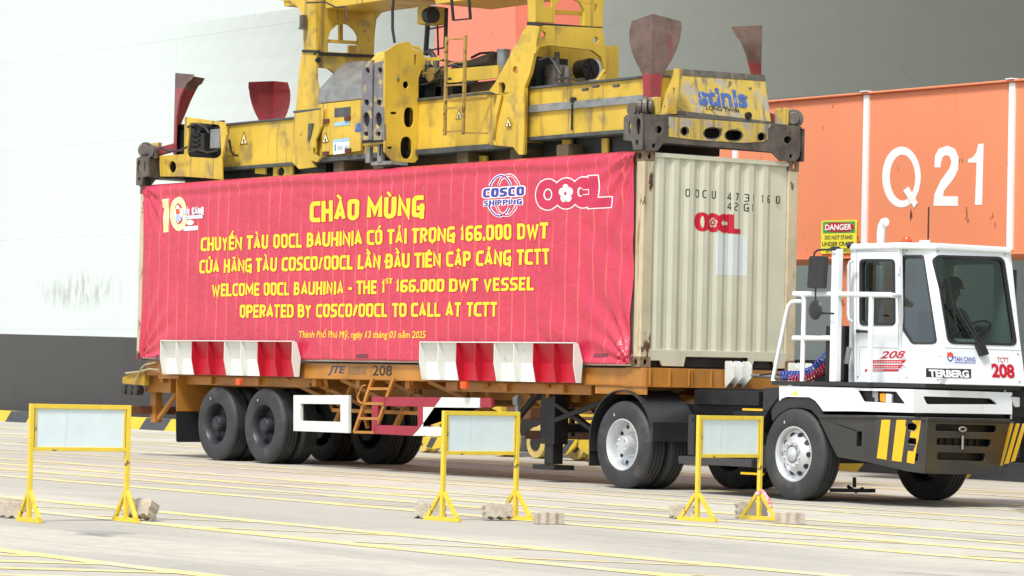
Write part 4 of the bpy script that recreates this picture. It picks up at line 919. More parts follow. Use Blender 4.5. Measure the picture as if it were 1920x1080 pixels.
for nm, pl_, pt in (('door', pD, dwin), ('q', pC, qwin), ('w', pW, wwin)):
    g_ = M(); ringp(g_, pl_, pt, .008, .05, 4.5); r_ = g_.build('window_rubber', m_plas, trk, smooth=40)
    g_ = M(); g_.plate(off(pl_, -.018), pt, (), .006); g_.build('glass', m_glass, r_)
b = M(); b.flat(XP(xr_-.01), [rw2], .005, u=V3((0, 1, 0))); b.build('rear_glass', m_glass, trk)
# door seams and handle
b = M()
for x0_, y0_, x1_, y1_ in ((1606, 470, 1607, 712), (1683.5, 472, 1686, 712), (1606, 470, 1684, 472)):
    b.beam(PP(x0_, y0_, off(pD, .001)), PP(x1_, y1_, off(pD, .001)), .006, .006)
for pl_, a_, c_ in ((pD, (1612, 650), (1612, 702)), (pD, (1612, 650), (1684, 653)), (pC, (1696, 656), (1758, 658)), (pW, (1772, 652), (1914, 657))): b.beam(PP(*a_, off(pl_, .0008)), PP(*c_, off(pl_, .0008)), .005, .005)
b.build('door_seam', mat('soft_grey_seam', (.42, .44, .45, 1), .6), trk, split='all')
b = M()
for pl_, a_ in ((pW, (1762, 668)), (pW, (1762, 712)), (pW, (1908, 664)), (pW, (1911, 716)), (pC, (1700, 708)), (pC, (1758, 712)), (pD, (1609, 706)), (pC, (1701, 470)), (pW, (1758, 471)), (pW, (1884, 477))): q_ = PP(*a_, pl_); b.cyl(q_, q_+pl_[1].normalized()*.006, .010, 8)
b.build('panel_bolt', m_grey, trk, split=True)
b = M(); b.beam(PP(1606, 621, off(pD, .03)), PP(1626, 622, off(pD, .03)), .022, .03); b.cyl(PP(1608, 621, off(pD, 0)), PP(1608, 621, off(pD, .05)), .022); b.build('door_handle', m_plas, trk, bev=.003)
b = M()
for y_ in (505, 600): b.box(*(lambda p: (p.x-.012, p.x+.012, .28, .30, p.z-.05, p.z+.05))(PP(1686, y_, pD)))
b.build('door_hinge', m_cab, trk)
# lettering
b = M(); plp = off(pD, .0); ptext(b, '208', (1650, 672), (1698, 671), 13, plp, .003, .02, .35); lb = b.build('lettering', m_redl, trk)
b = M()
for i, (ya, yb) in enumerate(((675, 681), (684, 690), (692, 696))):
    sl_ = lambda y_: 1699-(y_-675)*.75
    sl2 = lambda y_: 1636-(y_-675)*.75
    b.plate(off(pD, .005), [(sl2(ya), ya), (sl_(ya), ya), (sl_(yb), yb), (sl2(yb), yb)], (), .002)
b.build('red_bars', m_redl, trk)
b = M()
for i, y_ in enumerate((680, 689, 695.5)): ptext(b, ('TRAN MINH HOANG PHUC', 'DRIVE WITH SAFETY', 'ONLY')[i] if False else 'IIIIIIIIIIIIIIIII', (1640-i*6, y_), (1690-i*6-(22 if i == 2 else 0), y_), 2.6, off(pD, .005), .003, .0)
b.build('fine_print', m_txtW, trk)
b = M(); b.plate(off(pW, .003), [(1737, 690), (1821, 692), (1821, 709), (1737, 707)], (), .01); bd = b.build('maker_badge', m_plas, trk, bev=.002)
b = M(); ptext(b, 'TERBERG', (1742, 705.5), (1817, 707.5), 12, off(pW, .004), .004, .05); b.build('badge_lettering', m_white, bd)
b = M(); b.plate(off(pW, .002), [(1773, 656), (1831, 657), (1831, 683), (1773, 682)], (), .002); st = b.build('port_sticker', mat('pale_lilac_sticker', (.70, .74, .86, 1), .5, var=.02), trk)
b = M(); ptext(b, 'TAN CANG', (1789, 677), (1829, 678), 8, off(pW, .004), .002, .012); b.plate(off(pW, .006), oval(1782, 669, 6, 9, 16, e=1.6), [oval(1782, 669, 4, 6.5, 16)], .001)
b.plate(off(pW, .005), [(1790, 679), (1829, 680), (1829, 681), (1790, 680)], (), .001); b.build('sticker_print', m_logoB, st)
b = M(); b.plate(off(pW, .007), [(1776, 661), (1787, 662), (1786, 669), (1777, 668)], (), .001); b.build('sticker_flag', m_redlens, st)
b = M(); ptext(b, 'TCTT', (1870, 679), (1891, 680), 9, off(pW, .001), .003, .006); ptext(b, '208', (1860, 706), (1903, 708), 23, off(pW, .001), .003, .045); b.build('lettering', m_redl, trk)
# wiper
b = M(); wp = off(pW, .05)
b.beam(PP(1776, 515, wp), PP(1793, 612, wp), .018); b.beam(PP(1792, 600, wp), PP(1796, 622, wp), .01)
b.beam(PP(1795, 577, wp), PP(1838, 652, wp), .018); b.beam(PP(1800, 576, wp), PP(1848, 655, wp), .016); b.beam(PP(1783, 560, wp), PP(1836, 648, wp), .012)
b.plate(wp, rpoly([(1832, 646), (1846, 642), (1855, 664), (1841, 668)], 2), (), .045); b.build('wiper', m_plas, trk)
# roof equipment
pR = YP(.9)
b = M(); c_ = PP(1700, 459, pR); b.cyl(c_+V3((0, 0, -.01)), c_+V3((0, 0, .03)), .09, 24); b.build('beacon_base', m_plas, trk)
b = M(); b.lathe(c_, [(.0001, .10), (.035, .095), (.05, .08), (.058, .03)], 24, 'z'); b.build('beacon', m_redlens, trk, smooth=50)
b = M(); c_ = PP(1740, 462, pR); b.cyl(c_+V3((0, 0, .05)), c_+V3((0, 0, .44)), .010, 10); b.build('antenna', mat('dark_red_rubber', (.06, .01, .012, 1), .5), trk)
b = M(); b.cyl(c_+V3((0, 0, -.05)), c_+V3((0, 0, .07)), .022, 12); b.box(c_.x-.12, c_.x-.05, c_.y-.02, c_.y+.03, c_.z-.04, c_.z+.07); b.tube([c_+V3((-.3, 0, -.03)), c_+V3((-.2, -.1, .03)), c_+V3((-.1, -.15, 0)), c_+V3((-.05, -.3, .0)), c_+V3((0, -.32, -.07))], .012); b.build('antenna_mount', m_cab, trk)
b = M(); c_ = PP(1653, 480, YP(1.62)); z_ = PP(1653, 413, YP(1.62)).z; xx = 3.2; yy = 1.5
c_ = PP(1652, 440, XP(3.22)); zt_ = PP(1654, 420, XP(3.22)).z
b.tube([(3.22, c_.y, 1.0), (3.22, c_.y, zt_-.08), (3.235, c_.y, zt_-.02), (3.27, c_.y, zt_+.02), (3.30, c_.y, zt_+.022)], .048, 20); b.build('exhaust_stack', m_white, trk, smooth=50)
b = M(); c_ = PP(1598, 457, YP(.3)); b.cyl(c_+V3((-.05, -.03, -.02)), c_+V3((.0, .0, -.01)), .035, 14); b.build('work_lamp', m_plas, trk)
# interior
b = M(); b.box(4.28, 4.6, .66, 1.70, 1.60, 1.74); b.box(4.36, 4.6, .66, 1.70, ZF, 1.6); b.build('dashboard', m_inner, trk, bev=.02)
b = M(); b.flat((V3((4.45, 1.1, 1.76)), V3((.5, 0, .85))), [[V3((4.37, .98, 1.807)), V3((4.37, 1.3, 1.807)), V3((4.51, 1.3, 1.725)), V3((4.51, .98, 1.725))]], .006); b.build('paper_sheet', m_white, trk)
sy = 1.36; DX = .17
b = M(); b.box(3.62, 4.1, sy-.24, sy+.24, 1.55, 1.68); b.hexa([(3.6, sy-.23, 1.66), (3.70, sy-.23, 1.66), (3.70, sy+.23, 1.66), (3.6, sy+.23, 1.66)], [(3.54, sy-.19, 2.12), (3.62, sy-.19, 2.12), (3.62, sy+.19, 2.12), (3.54, sy+.19, 2.12)]); b.box(3.6, 3.9, sy-.15, sy+.15, ZF+.04, 1.55); b.build('driver_seat', m_seat, trk, bev=.03)
b = M(); ctr = V3((4.28, sy, 1.90)); ax_ = V3((-.55, 0, .83)); e1 = V3((0, 1, 0)); e2 = ax_.cross(e1)
b.tube([ctr+e1*.2*math.cos(t)+e2*.2*math.sin(t) for t in [2*math.pi*i/28 for i in range(29)]], .014); b.tube([ctr-e1*.19, ctr, ctr+e1*.19], .012); b.tube([ctr, ctr-ax_*.25], .025); b.build('steering_wheel', m_plas, trk, smooth=50)
# platform, bands, fenders
b = M(); prism(b, [(2.48, -.045), (3.92, -.045), (4.66, .29), (4.66, 1.72), (3.92, 2.25), (2.48, 2.25)], 1.252, 1.298); b.build('platform', m_plas, trk, bev=.004)
S0 = V3((PP(1602, 726, YP(-.03)).x, -.03, 1.2)); F0 = V3((S0.x+.78, .27, 1.2)); pcb = P3(S0, F0, F0+V3((0, 0, -.3))); pfb = XP(F0.x)
b = M(); b.plate(YP(-.03), [(1461, 723), (1602, 727), (1602, 771), (1543, 771), (1537, 762), (1528, 751), (1518, 745), (1474, 744), (1464, 748), (1461, 752)], (), .03)
b.plate(pcb, [(1602, 727), (1712, 730), (1712, 774), (1602, 771)], [rpoly([(1608, 732), (1680, 734), (1697, 757), (1619, 753)], 1.5)], .03)
b.plate(pfb, [(1712, 730), (1898, 736), (1898, 777), (1712, 774)], [rpoly([(1731, 743), (1858, 747), (1872, 758), (1738, 758)], 4)], .03)
yq = PP(1898, 736, pfb).y; b.hexa([(F0.x-.03, yq, .93), (F0.x, yq, .93), (3.9, 2.25, .93), (3.87, 2.25, .93)], [(F0.x-.03, yq, 1.22), (F0.x, yq, 1.22), (3.9, 2.25, 1.22), (3.87, 2.25, 1.22)])
b.box(2.5, 3.9, 2.22, 2.25, 1.05, 1.25)
b.build('white_band', m_cab, trk, bev=.004)
b = M(); b.plate(off(pcb, -.07), [(1600, 729), (1705, 731), (1705, 762), (1600, 760)], (), .01); b.box(4.0, F0.x-.09, .35, 1.9, .95, 1.23); b.plate(off(pfb, .001), [(1895, 742), (1935, 744), (1935, 765), (1902, 765)], (), .004); b.build('lamp_recess', m_dark, trk)
b = M(); b.plate(off(pcb, -.015), rpoly([(1650, 738), (1660, 738), (1660, 754), (1650, 752)], 1), (), .05); b.build('turn_signal', m_amber, trk, bev=.004)
b = M(); b.plate(off(pcb, -.01), rpoly([(1661, 738), (1672, 739), (1671, 757), (1661, 756)], 2), (), .05); b.build('headlight', m_lens, trk, bev=.006)
b = M(); b.plate(off(pcb, -.02), [(1636, 733), (1646, 733), (1646, 754), (1640, 754), (1640, 746), (1636, 744)], (), .03); b.build('lamp_bracket', m_grey, trk)
b = M(); b.plate(off(pfb, .012), rpoly([(1897, 744), (1912, 745), (1912, 763), (1903, 763)], 2), (), .02); b.build('headlight', m_lens, trk, bev=.003)
b = M(); b.plate(off(YP(-.03), .003), [(1491, 729), (1497, 741.5), (1486, 741.5)], (), .002); wt = b.build('warning_triangle', m_signy, trk)
b = M(); b.plate(YP(-.03), [(1431, 727), (1461, 726), (1461, 742), (1440, 770), (1429, 772)], (), .5); b.build('fender_flap', m_plas, trk, bev=.01)
def shell(mm, cx, cz, R, a0_, a1_, y0, y1, t=.015, n=22):
    V = []
    for i in range(n+1):
        a = rad(a0_+(a1_-a0_)*i/n)
        for rr in (R, R-t):
            for yy in (y0, y1): V.append((cx+rr*math.cos(a), yy, cz+rr*math.sin(a)))
    F = []
    for i in range(n):
        o = 4*i; p = o+4; F += [(o, p, p+1, o+1), (o+2, o+3, p+3, p+2), (o, o+2, p+2, p), (o+1, p+1, p+3, o+3)]
    F += [(0, 1, 3, 2), (4*n, 4*n+2, 4*n+3, 4*n+1)]; mm.add(V, F)
b = M(); shell(b, 2.86, .53, .64, 15, 165, -.02, .42); b.plate(YP(-.01), [(1446, 771), (1452, 757), (1464, 746), (1516, 746), (1528, 754), (1537, 764), (1541, 778), (1533, 781), (1520, 768), (1500, 764), (1480, 765), (1462, 775), (1448, 790)], (), .4); b.build('front_wheel_arch', m_plas, trk, smooth=40)
b = M(); shell(b, -.30, .53, .625, 20, 192, -.04, .64); b.box(-.935, -.915, -.03, .60, .22, .52); b.box(.27, .31, -.03, .6, .55, .78); b.build('rear_fender', m_plas, trk, smooth=40)
b = M(); shell(b, -.30, .53, .625, 20, 192, 1.66, 2.3); b.build('rear_fender', m_plas, trk, smooth=40)
# bumper
S1 = V3((PP(1641, 783, YP(-.03)).x, -.03, .9)); F1 = V3((S1.x+.5, .35, .9)); pc1 = P3(S1, F1, F1+V3((0, 0, -.3))); pf1 = XP(F1.x)
b = M(); b.plate(YP(-.03), [(1533, 781), (1641, 783), (1633, 868), (1570, 857), (1560, 838)], [rpoly([(1606, 809), (1616, 809), (1615, 837), (1605, 836)], 1)], .04)
h3 = [rpoly([(1702, 794), (1716, 794), (1718, 800), (1714, 807), (1702, 806)], 3), rpoly([(1704, 822), (1718, 822), (1718, 834), (1702, 832)], 4), rpoly([(1706, 849), (1722, 850), (1720, 865), (1704, 862)], 4)]
b.plate(pc1, [(1641, 783), (1739, 786), (1732, 888), (1700, 884), (1633, 868)], h3, .04)
sl3 = [rpoly([(1755, 795), (1869, 798), (1869, 811), (1754, 808)], 5), rpoly([(1757, 821), (1859, 824), (1858, 838), (1756, 834)], 5), rpoly([(1757, 848), (1848, 850), (1847, 865), (1757, 862)], 5)]
b.plate(pf1, [(1739, 786), (1895, 790), (1874, 880), (1830, 890), (1732, 888)], sl3, .04)
E1 = PP(1895, 790, pf1); E2 = PP(1874, 880, pf1); W1 = V3((S1.x, E1.y+.42, E1.z)); pr1 = P3(E1, W1, E2)
b.flat(pr1, [[E1, W1, V3((S1.x, W1.y-.1, .55)), E2]], .04) if abs(pr1[1].z) < .9 else None
b.build('front_bumper', m_bump, trk, bev=.006)
b = M(); b.plate(off(YP(-.03), .02), [(1531, 777), (1640, 779), (1641, 784), (1533, 783)], (), .12); b.plate(off(pc1, .01), [(1640, 779), (1740, 782), (1739, 788), (1641, 785)], (), .12); b.plate(off(pf1, .01), [(1740, 782), (1896, 786), (1896, 792), (1739, 788)], (), .12); b.build('bumper_lip', m_bump, trk, bev=.006)
b = M(); lo = off(pc1, .003)
def cutp(poly, hs):
    return poly
b.plate(lo, [(1653, 787), (1669.5, 787), (1662, 862), (1644, 859)], (), .002); b.plate(lo, [(1681, 787), (1699, 787), (1697, 797), (1699, 801), (1690, 866), (1672, 863.5)], (), .002)
b.plate(lo, [(1718, 788), (1727, 788), (1722, 825), (1719, 836), (1714, 870), (1700, 867), (1702, 847), (1704, 845), (1712, 847), (1718, 832), (1718, 822), (1706, 820), (1708, 808), (1714, 809), (1719, 803), (1719, 797), (1711, 791), (1711, 788)][:18], (), .002)
b.build('yellow_bumper_stripe', m_stripe, trk)
b = M(); lo = off(pr1, .004)
for x_ in (1891, 1903, 1915): b.plate(lo, [(x_+2, 794), (x_+9, 794), (x_-12, 873-(x_-1890)*.35), (x_-20, 875-(x_-1890)*.35)], (), .002)
b.build('yellow_bumper_stripe', m_stripe, trk)
b = M(); b.box(F1.x-.3, F1.x-.12, .5, 1.6, .4, .9)
for k_ in range(9): b.box(F1.x-.12, F1.x-.10, .55+k_*.11, .60+k_*.11, .6, .72)
b.build('bumper_core', m_dark, trk)
b = M(); p = PP(1805, 805, off(pf1, .02)); b.tube([p+V3((0, .05*math.cos(t), .022*math.sin(t))) for t in [2*math.pi*i/18 for i in range(19)]], .011); q_ = PP(1805, 822, off(pf1, .02)); b.tube([q_+V3((0, 0, .03)), q_+V3((0, 0, -.12))], .013); b.build('tow_pin', m_grey, trk, smooth=60)
# chassis and boxes
b = M(); b.box(-1.3, 4.1, .62, .74, .60, .88); b.box(-1.3, 4.1, 1.5, 1.62, .60, .88); b.box(-.45, 1.9, .7, 1.55, .88, 1.0); b.box(.3, 1.5, .6, 1.65, 1.0, 1.17); b.box(1.4, 2.45, .3, 2.0, .55, .93)
b.box(2.4, 3.4, .35, 1.9, .45, 1.25); b.box(2.7, 3.0, .1, 2.1, .38, .6); b.box(3.3, 4.5, .3, 1.9, .5, .95); b.cyl((-.3, .3, .53), (-.3, 2.0, .53), .16); b.build('chassis', m_dark, trk, bev=.006)
b = M(); b.box(.92, 1.95, .01, .6, .40, .88); b.build('battery_box', m_plas, trk, bev=.012)
b = M(); b.box(1.05, 1.075, -.005, .01, .40, .88); b.box(1.0, 1.03, -.003, .01, .8, .84); b.build('box_strap', m_dark, trk)
b = M(); b.box(.82, 2.15, -.04, .35, .305, .395); b.build('step_bar', mat('dark_grey_step', (.045, .042, .045, 1), .45), trk, bev=.006)
b = M(); b.box(1.98, 2.36, .0, .4, .30, .56); b.build('side_step', m_dark, trk, bev=.006)
b = M(); b.box(1.95, 2.33, -.03, .0, .22, .245); b.box(1.9, 2.3, .02, .1, .95, .975); b.build('step_edge', m_stripe, trk)
b = M(); pT = YP(1.0); b.beam(PP(1561, 919, pT), PP(1636, 920, pT), .09, .045); b.beam(PP(1602, 895, pT), PP(1602, 914, pT), .03); b.tube([PP(1590, 912, pT), PP(1605, 922, pT), PP(1618, 916, pT)], .02); b.build('hanging_bracket', m_dark, trk)
b = M(); b.box(3.0, 3.32, .3, .62, 1.3, 1.93); b.build('air_filter_box', m_plas, trk, bev=.01)
b = M(); p = PP(1592, 668, YP(.2)); b.cyl(p+V3((-.04, 0, -.08)), p+V3((0, 0, .1)), .03, 12); b.build('air_coupling', m_grey, trk)
# rails
b = M(); rp = YP(0)
def tb(pts, r, pl=rp): b.tube([PP(a, c_, pl) for a, c_ in pts], r, 12)
tb([(1464, 719), (1454, 718), (1449, 713), (1451, 703), (1475, 585), (1479, 572), (1485, 566), (1492, 565), (1503, 565)], .024); b.build('grab_rail', m_cab, trk, smooth=50)
b = M(); tb([(1508, 562), (1504, 716)], .028); tb([(1490, 550), (1502, 551), (1507, 556), (1508, 566)], .026); tb([(1489, 551), (1600, 552), (1672, 553)], .03); tb([(1488, 634), (1562, 634)], .03); b.tube([PP(1670, 553, rp), PP(1676, 554, YP(.05)), PP(1686, 555, YP(.3))], .028); b.build('hand_rail', m_cab, trk, smooth=50)
b = M(); p0, p1 = PP(1569, 467, rp), PP(1566, 716, rp); b.box(p0.x-.055, p0.x+.055, -.03, .05, p1.z, p0.z); b.build('mirror_post', m_cab, trk, bev=.01)
b = M(); p0, p1 = PP(1634, 556, rp), PP(1633, 700, rp); b.box(p0.x-.025, p0.x+.025, -.02, .02, ZF, p0.z); b.build('rail_post', m_cab, trk, bev=.006)
b = M(); gp_ = YP(.2); tb([(1602, 488), (1594, 491), (1591, 498), (1590, 590), (1592, 600), (1600, 604)], .018, gp_); b.build('door_grab_handle', m_cab, trk, smooth=50)
mp = YP(-.12)
b = M(); b.plate(mp, rpoly([(1517, 480), (1545, 480), (1541, 541), (1513, 540)], 4), (), .07); mr_ = b.build('mirror', m_plas, trk, bev=.01)
b = M(); p = PP(1529, 581, mp); b.lathe((p.x, p.y, p.z), [(.0001, -.03), (.06, -.028), (.10, -.015), (.112, .0), (.10, .012), (.0001, .014)], 32); b.build('mirror', m_plas, trk, smooth=60)
b = M(); tb([(1566, 468), (1545, 468), (1533, 469), (1527, 474), (1526, 482)], .011, YP(-.06)); tb([(1529, 512), (1529, 560), (1530, 578), (1536, 587), (1563, 588)], .011, YP(-.09)); b.cyl(PP(1560, 467, rp), PP(1572, 467, rp), .03); b.build('mirror_arm', m_plas, trk, smooth=50)
b = M(); xo = 4.0; b.box(xo, xo+.05, 2.02, 2.24, 2.25, 2.62); b.lathe((xo, 2.1, 2.08), [(.0001, -.02), (.1, -.01), (.11, .01), (.0001, .02)], 24); b.tube([(xo+.02, 1.78, 2.7), (xo+.02, 2.1, 2.7), (xo+.02, 2.12, 2.0)], .012)
mo = b.build('mirror', m_plas, trk, bev=.01)
# coiled air hoses
def coil(name, mt, pts, r, turns, dz=0):
    P = [PP(a, c_, YP(.55)) + V3((0, 0, dz)) for a, c_ in pts]; Ls = [0]
    for i in range(1, len(P)): Ls.append(Ls[-1]+(P[i]-P[i-1]).length)
    o = []; n = turns*12
    for i in range(n+1):
        s_ = Ls[-1]*i/n; j = max(k_ for k_ in range(len(P)-1) if Ls[k_] <= s_+1e-9); f_ = (s_-Ls[j])/(Ls[j+1]-Ls[j]); c0 = P[j].lerp(P[j+1], f_); d_ = (P[j+1]-P[j]).normalized()
        e1_ = V3((0, 1, 0)); e2_ = d_.cross(e1_); t = 2*math.pi*i/12; o.append(c0+e1_*r*math.cos(t)+e2_*r*math.sin(t))
    b = M(); b.tube(o, .0095, 6); return b.build(name, mt, trk, smooth=60)
coil('coiled_air_hose', m_blue, [(1466, 704), (1500, 704), (1525, 694), (1560, 658)], .048, 19)
coil('coiled_air_hose', m_redh, [(1484, 705), (1515, 703), (1540, 690), (1566, 668)], .045, 17, -.035)
b = M(); b.tube([PP(1466, 704, YP(.55)), PP(1450, 700, YP(.5)), PP(1425, 703, YP(.5))], .012); b.tube([PP(1540, 700, YP(.8)), PP(1552, 700, YP(.7)), PP(1558, 690, YP(.7)), PP(1562, 640, YP(.7))], .03); b.build('cable', m_plas, trk, smooth=60)

# driver
def skinned(name, joints, edges, mt, root=None, sub=2):
    me = bpy.data.meshes.new(name); o = root_loc(root)
    me.from_pydata([V3(j[0])-o for j in joints], edges, []); me.materials.append(mt)
    ob = bpy.data.objects.new(name, me); COL.objects.link(ob)
    if root is not None: ob.parent = root
    s_ = ob.modifiers.new('skin', 'SKIN')
    for i, j in enumerate(joints):
        r_ = j[1] if isinstance(j[1], tuple) else (j[1], j[1]); me.skin_vertices[0].data[i].radius = r_
    me.skin_vertices[0].data[0].use_root = True
    m_ = ob.modifiers.new('sub', 'SUBSURF'); m_.levels = sub; m_.render_levels = sub
    return ob
hz = PP(1822, 548, XP(3.95)).z
pj = [((3.68, sy, hz-.66), (.16, .15)), ((3.68, sy, hz-.45), (.14, .17)), ((3.70, sy, hz-.28), (.12, .18)), ((3.72, sy, hz-.16), (.055, .06)), ((3.75, sy, hz-.08), (.06, .065)), ((3.77, sy, hz), (.095, .08)), ((3.765, sy, hz+.07), (.09, .075)),
      ((3.70, sy-.2, hz-.25), .06), ((3.80, sy-.25, hz-.45), .048), ((3.98, sy-.18, hz-.42), .034), ((4.04, sy-.16, hz-.41), .03),
      ((3.70, sy+.2, hz-.25), .06), ((3.80, sy+.25, hz-.45), .048), ((3.98, sy+.18, hz-.42), .034), ((4.04, sy+.16, hz-.41), .03),
      ((3.85, sy-.1, hz-.68), .085), ((4.08, sy-.12, hz-.66), .065), ((4.1, sy-.12, hz-.95), .05),
      ((3.85, sy+.1, hz-.68), .085), ((4.08, sy+.12, hz-.66), .065), ((4.1, sy+.12, hz-.95), .05)]
pe_ = [(0, 1), (1, 2), (2, 3), (3, 4), (4, 5), (5, 6), (2, 7), (7, 8), (8, 9), (9, 10), (2, 11), (11, 12), (12, 13), (13, 14), (0, 15), (15, 16), (16, 17), (0, 18), (18, 19), (19, 20)]
pj = [((p_[0]+DX, p_[1], p_[2]), r_) for p_, r_ in pj]
man = skinned('person', pj, pe_, m_skin); tag(man, 'driver in a hard hat and dark shirt seated behind the windscreen of the white tractor', 'person')
sh = [(p_, (r_[0]*1.09, r_[1]*1.09) if isinstance(r_, tuple) else r_*1.18) for p_, r_ in pj]
keep = [0, 1, 2, 7, 8, 11, 12]; idx = {k_: i for i, k_ in enumerate(keep)}
skinned('shirt', [sh[k_] for k_ in keep], [(idx[a], idx[c_]) for a, c_ in pe_ if a in idx and c_ in idx], m_shirt, man)
b = M(); b.lathe((3.765+DX, sy, hz+.045), [(.0001, .125), (.05, .12), (.09, .095), (.115, .05), (.122, .0), (.145, -.008), (.145, -.014), (.11, -.01)], 28, 'z'); b.build('hard_hat', m_hat, man, smooth=50)
b = M(); b.hexa([(3.855+DX, sy-.012, hz-.03), (3.885+DX, sy-.018, hz-.045), (3.885+DX, sy+.018, hz-.045), (3.855+DX, sy+.012, hz-.03)], [(3.85+DX, sy-.006, hz+.02), (3.86+DX, sy-.008, hz+.01), (3.86+DX, sy+.008, hz+.01), (3.85+DX, sy+.006, hz+.02)])
for s_ in (-1, 1):
    for k_ in range(4): y_ = sy+s_*.16+(k_-1.5)*.018; b.tube([(4.05+DX, y_, hz-.405), (4.095+DX, y_, hz-.40), (4.115+DX, y_, hz-.42), (4.105+DX, y_, hz-.44)], .009, 6)
    b.tube([(4.04+DX, sy+s_*.125, hz-.405), (4.07+DX, sy+s_*.11, hz-.39), (4.095+DX, sy+s_*.115, hz-.395)], .010, 6)
b.build('hands', m_skin, man, smooth=60)

# ---------------------------------------------------------------- spreader
spr = thing('container_spreader', (-6, 1.22, 4.1), 'worn yellow crane spreader with four raised red corner flippers gripping the top of the container', 'spreader')
Yb = .45
# end beams
def rearx(x): return -12.192-x
def flipper_profile(z):     # half width against height above the roller
    pts = [(4.5, .15), (4.75, .15), (4.97, .165), (5.09, .25), (5.22, .345), (5.36, .415), (5.50, .44), (5.66, .44), (5.75, .41)]
    for (a, wa), (c_, wc) in zip(pts, pts[1:]):
        if z <= c_: return wa+(wc-wa)*(z-a)/(c_-a)
    return pts[-1][1]
for fx, fy, sx, sy_, lab in ((-.34, .355, -1, 1, 'rubbed rusty'), (-.34, 2.083, -1, -1, ''), (-11.85, .355, 1, 1, ''), (-11.85, 2.083, 1, -1, '')):
    zs = [4.5+i*.07 for i in range(17)]; zs = [z if i < 8 else z+.10*(i-7)/9 for i, z in enumerate(zs)]
    ks = 7 if sx < 0 and sy_ > 0 else 10 if sx < 0 else 13 if sy_ > 0 else 16
    for part, za, zb__ in (('flipper', 0, ks), ('flipper_blade', ks, 16)):
        if za == zb__: continue
        b = M()
        for ax in (0, 1):
            V = []
            for z in zs[za:zb__+1]:
                L_ = flipper_profile(z)*.72; I_ = L_*.5+(.23*((z-5.25)/.5)**1.7 if z > 5.25 else 0)
                tn = Vector((sx, -sy_, 0)).normalized()*(1 if ax == 0 else -1); iw = Vector((sx, sy_, 0)).normalized()
                for q_ in (0.0, 1.0):
                    for t in (0, .022):
                        p = Vector((fx, fy, z-(.05*q_ if z > 5.6 else 0)))+tn*(L_*q_+(.0006 if q_ == 0 else 0))+iw*(I_*q_+t); V.append(p)
            n = len(V)//4; F = []
            for i in range(n-1):
                o = 4*i; p = o+4; F += [(o, o+2, p+2, p), (o+1, p+1, p+3, o+3), (o, p, p+1, o+1), (o+2, o+3, p+3, p+2)]
            F += [(0, 1, 3, 2), (4*n-4, 4*n-2, 4*n-1, 4*n-3)]; b.add(V, F)
        b.build(part, m_flip if part == 'flipper' else m_flipw, spr, smooth=35)
    # arm and rollers at the corner
    ex = 0 if sx < 0 else -12.192; ey = 0 if sy_ > 0 else 2.438
    b = M(); b.beam((fx+sx*.05, fy+sy_*.05, 4.62), (ex+sx*.1, ey+sy_*.08, 4.5), .1, .12); b.build('flipper_arm', m_flip, spr, bev=.008)
    b = M(); c_ = V3((ex+sx*.06, ey+sy_*.05, 4.56)); dg = V3((-sx, sy_, 0)).normalized()
    b.cyl(c_-dg*.03, c_+dg*.03, .12, 24); b.cyl(c_-dg*.09, c_-dg*.04, .08, 16); b.cyl(c_+dg*.04, c_+dg*.09, .08, 16); b.build('corner_roller', m_iron, spr, bev=.008)
    b = M(); c2 = c_+V3((sx*.22, 0, -.03)); b.cyl(c2-V3((0, .05, 0)), c2+V3((0, .05, 0)), .085, 18); b.box(c2.x-.1, c2.x+.1, c2.y-.02, c2.y+.02, 4.42, 4.56); b.build('flipper_cylinder', m_iron, spr, bev=.006)
    b = M(); b.box(c_.x-.09+sx*.04, c_.x+.09+sx*.04, c_.y+sy_*.12, c_.y+sy_*.2, 4.42, 4.68); b.build('corner_lug', m_yel2, spr, bev=.01)
    # corner housing
    b = M(); x0, x1 = sorted((ex-sx*.025, ex+sx*.30)); y0, y1 = sorted((ey-sy_*.06, ey+sy_*.2))
    pls = (V3((0, ey-sy_*.06, 0)), V3((0, -sy_, 0))); ex1 = ex-sx*.025; X = lambda d: ex+sx*d; g_ = []
    for u_, z_ in ((-.025, 4.03), (.14, 4.03), (.17, 4.14), (.34, 4.16), (.34, 4.44), (-.025, 4.44)): g_.append(V3((X(u_), pls[0].y, z_)))
    hs = [[V3((X(.05+a), pls[0].y, 4.31+c_)) for a, c_ in oval(0, 0, .045, .10, 20, e=2.6)], [V3((X(.22+a), pls[0].y, 4.30+c_)) for a, c_ in oval(0, 0, .025, .08, 16, e=2.6)], [V3((X(.07+a), pls[0].y, 4.12+c_)) for a, c_ in oval(0, 0, .03, .035, 12)]]
    b.flat(pls, [g_]+hs, .025); b.box(x0+.03, x1-.03, y0+.06, y1, 4.15, 4.42); b.build('corner_housing', m_iron, spr)
    b = M(); b.cyl((ex+sx*.09, ey+sy_*.081, 3.97), (ex+sx*.09, ey+sy_*.081, 4.16), .035, 14); b.build('twistlock', m_dark, spr)
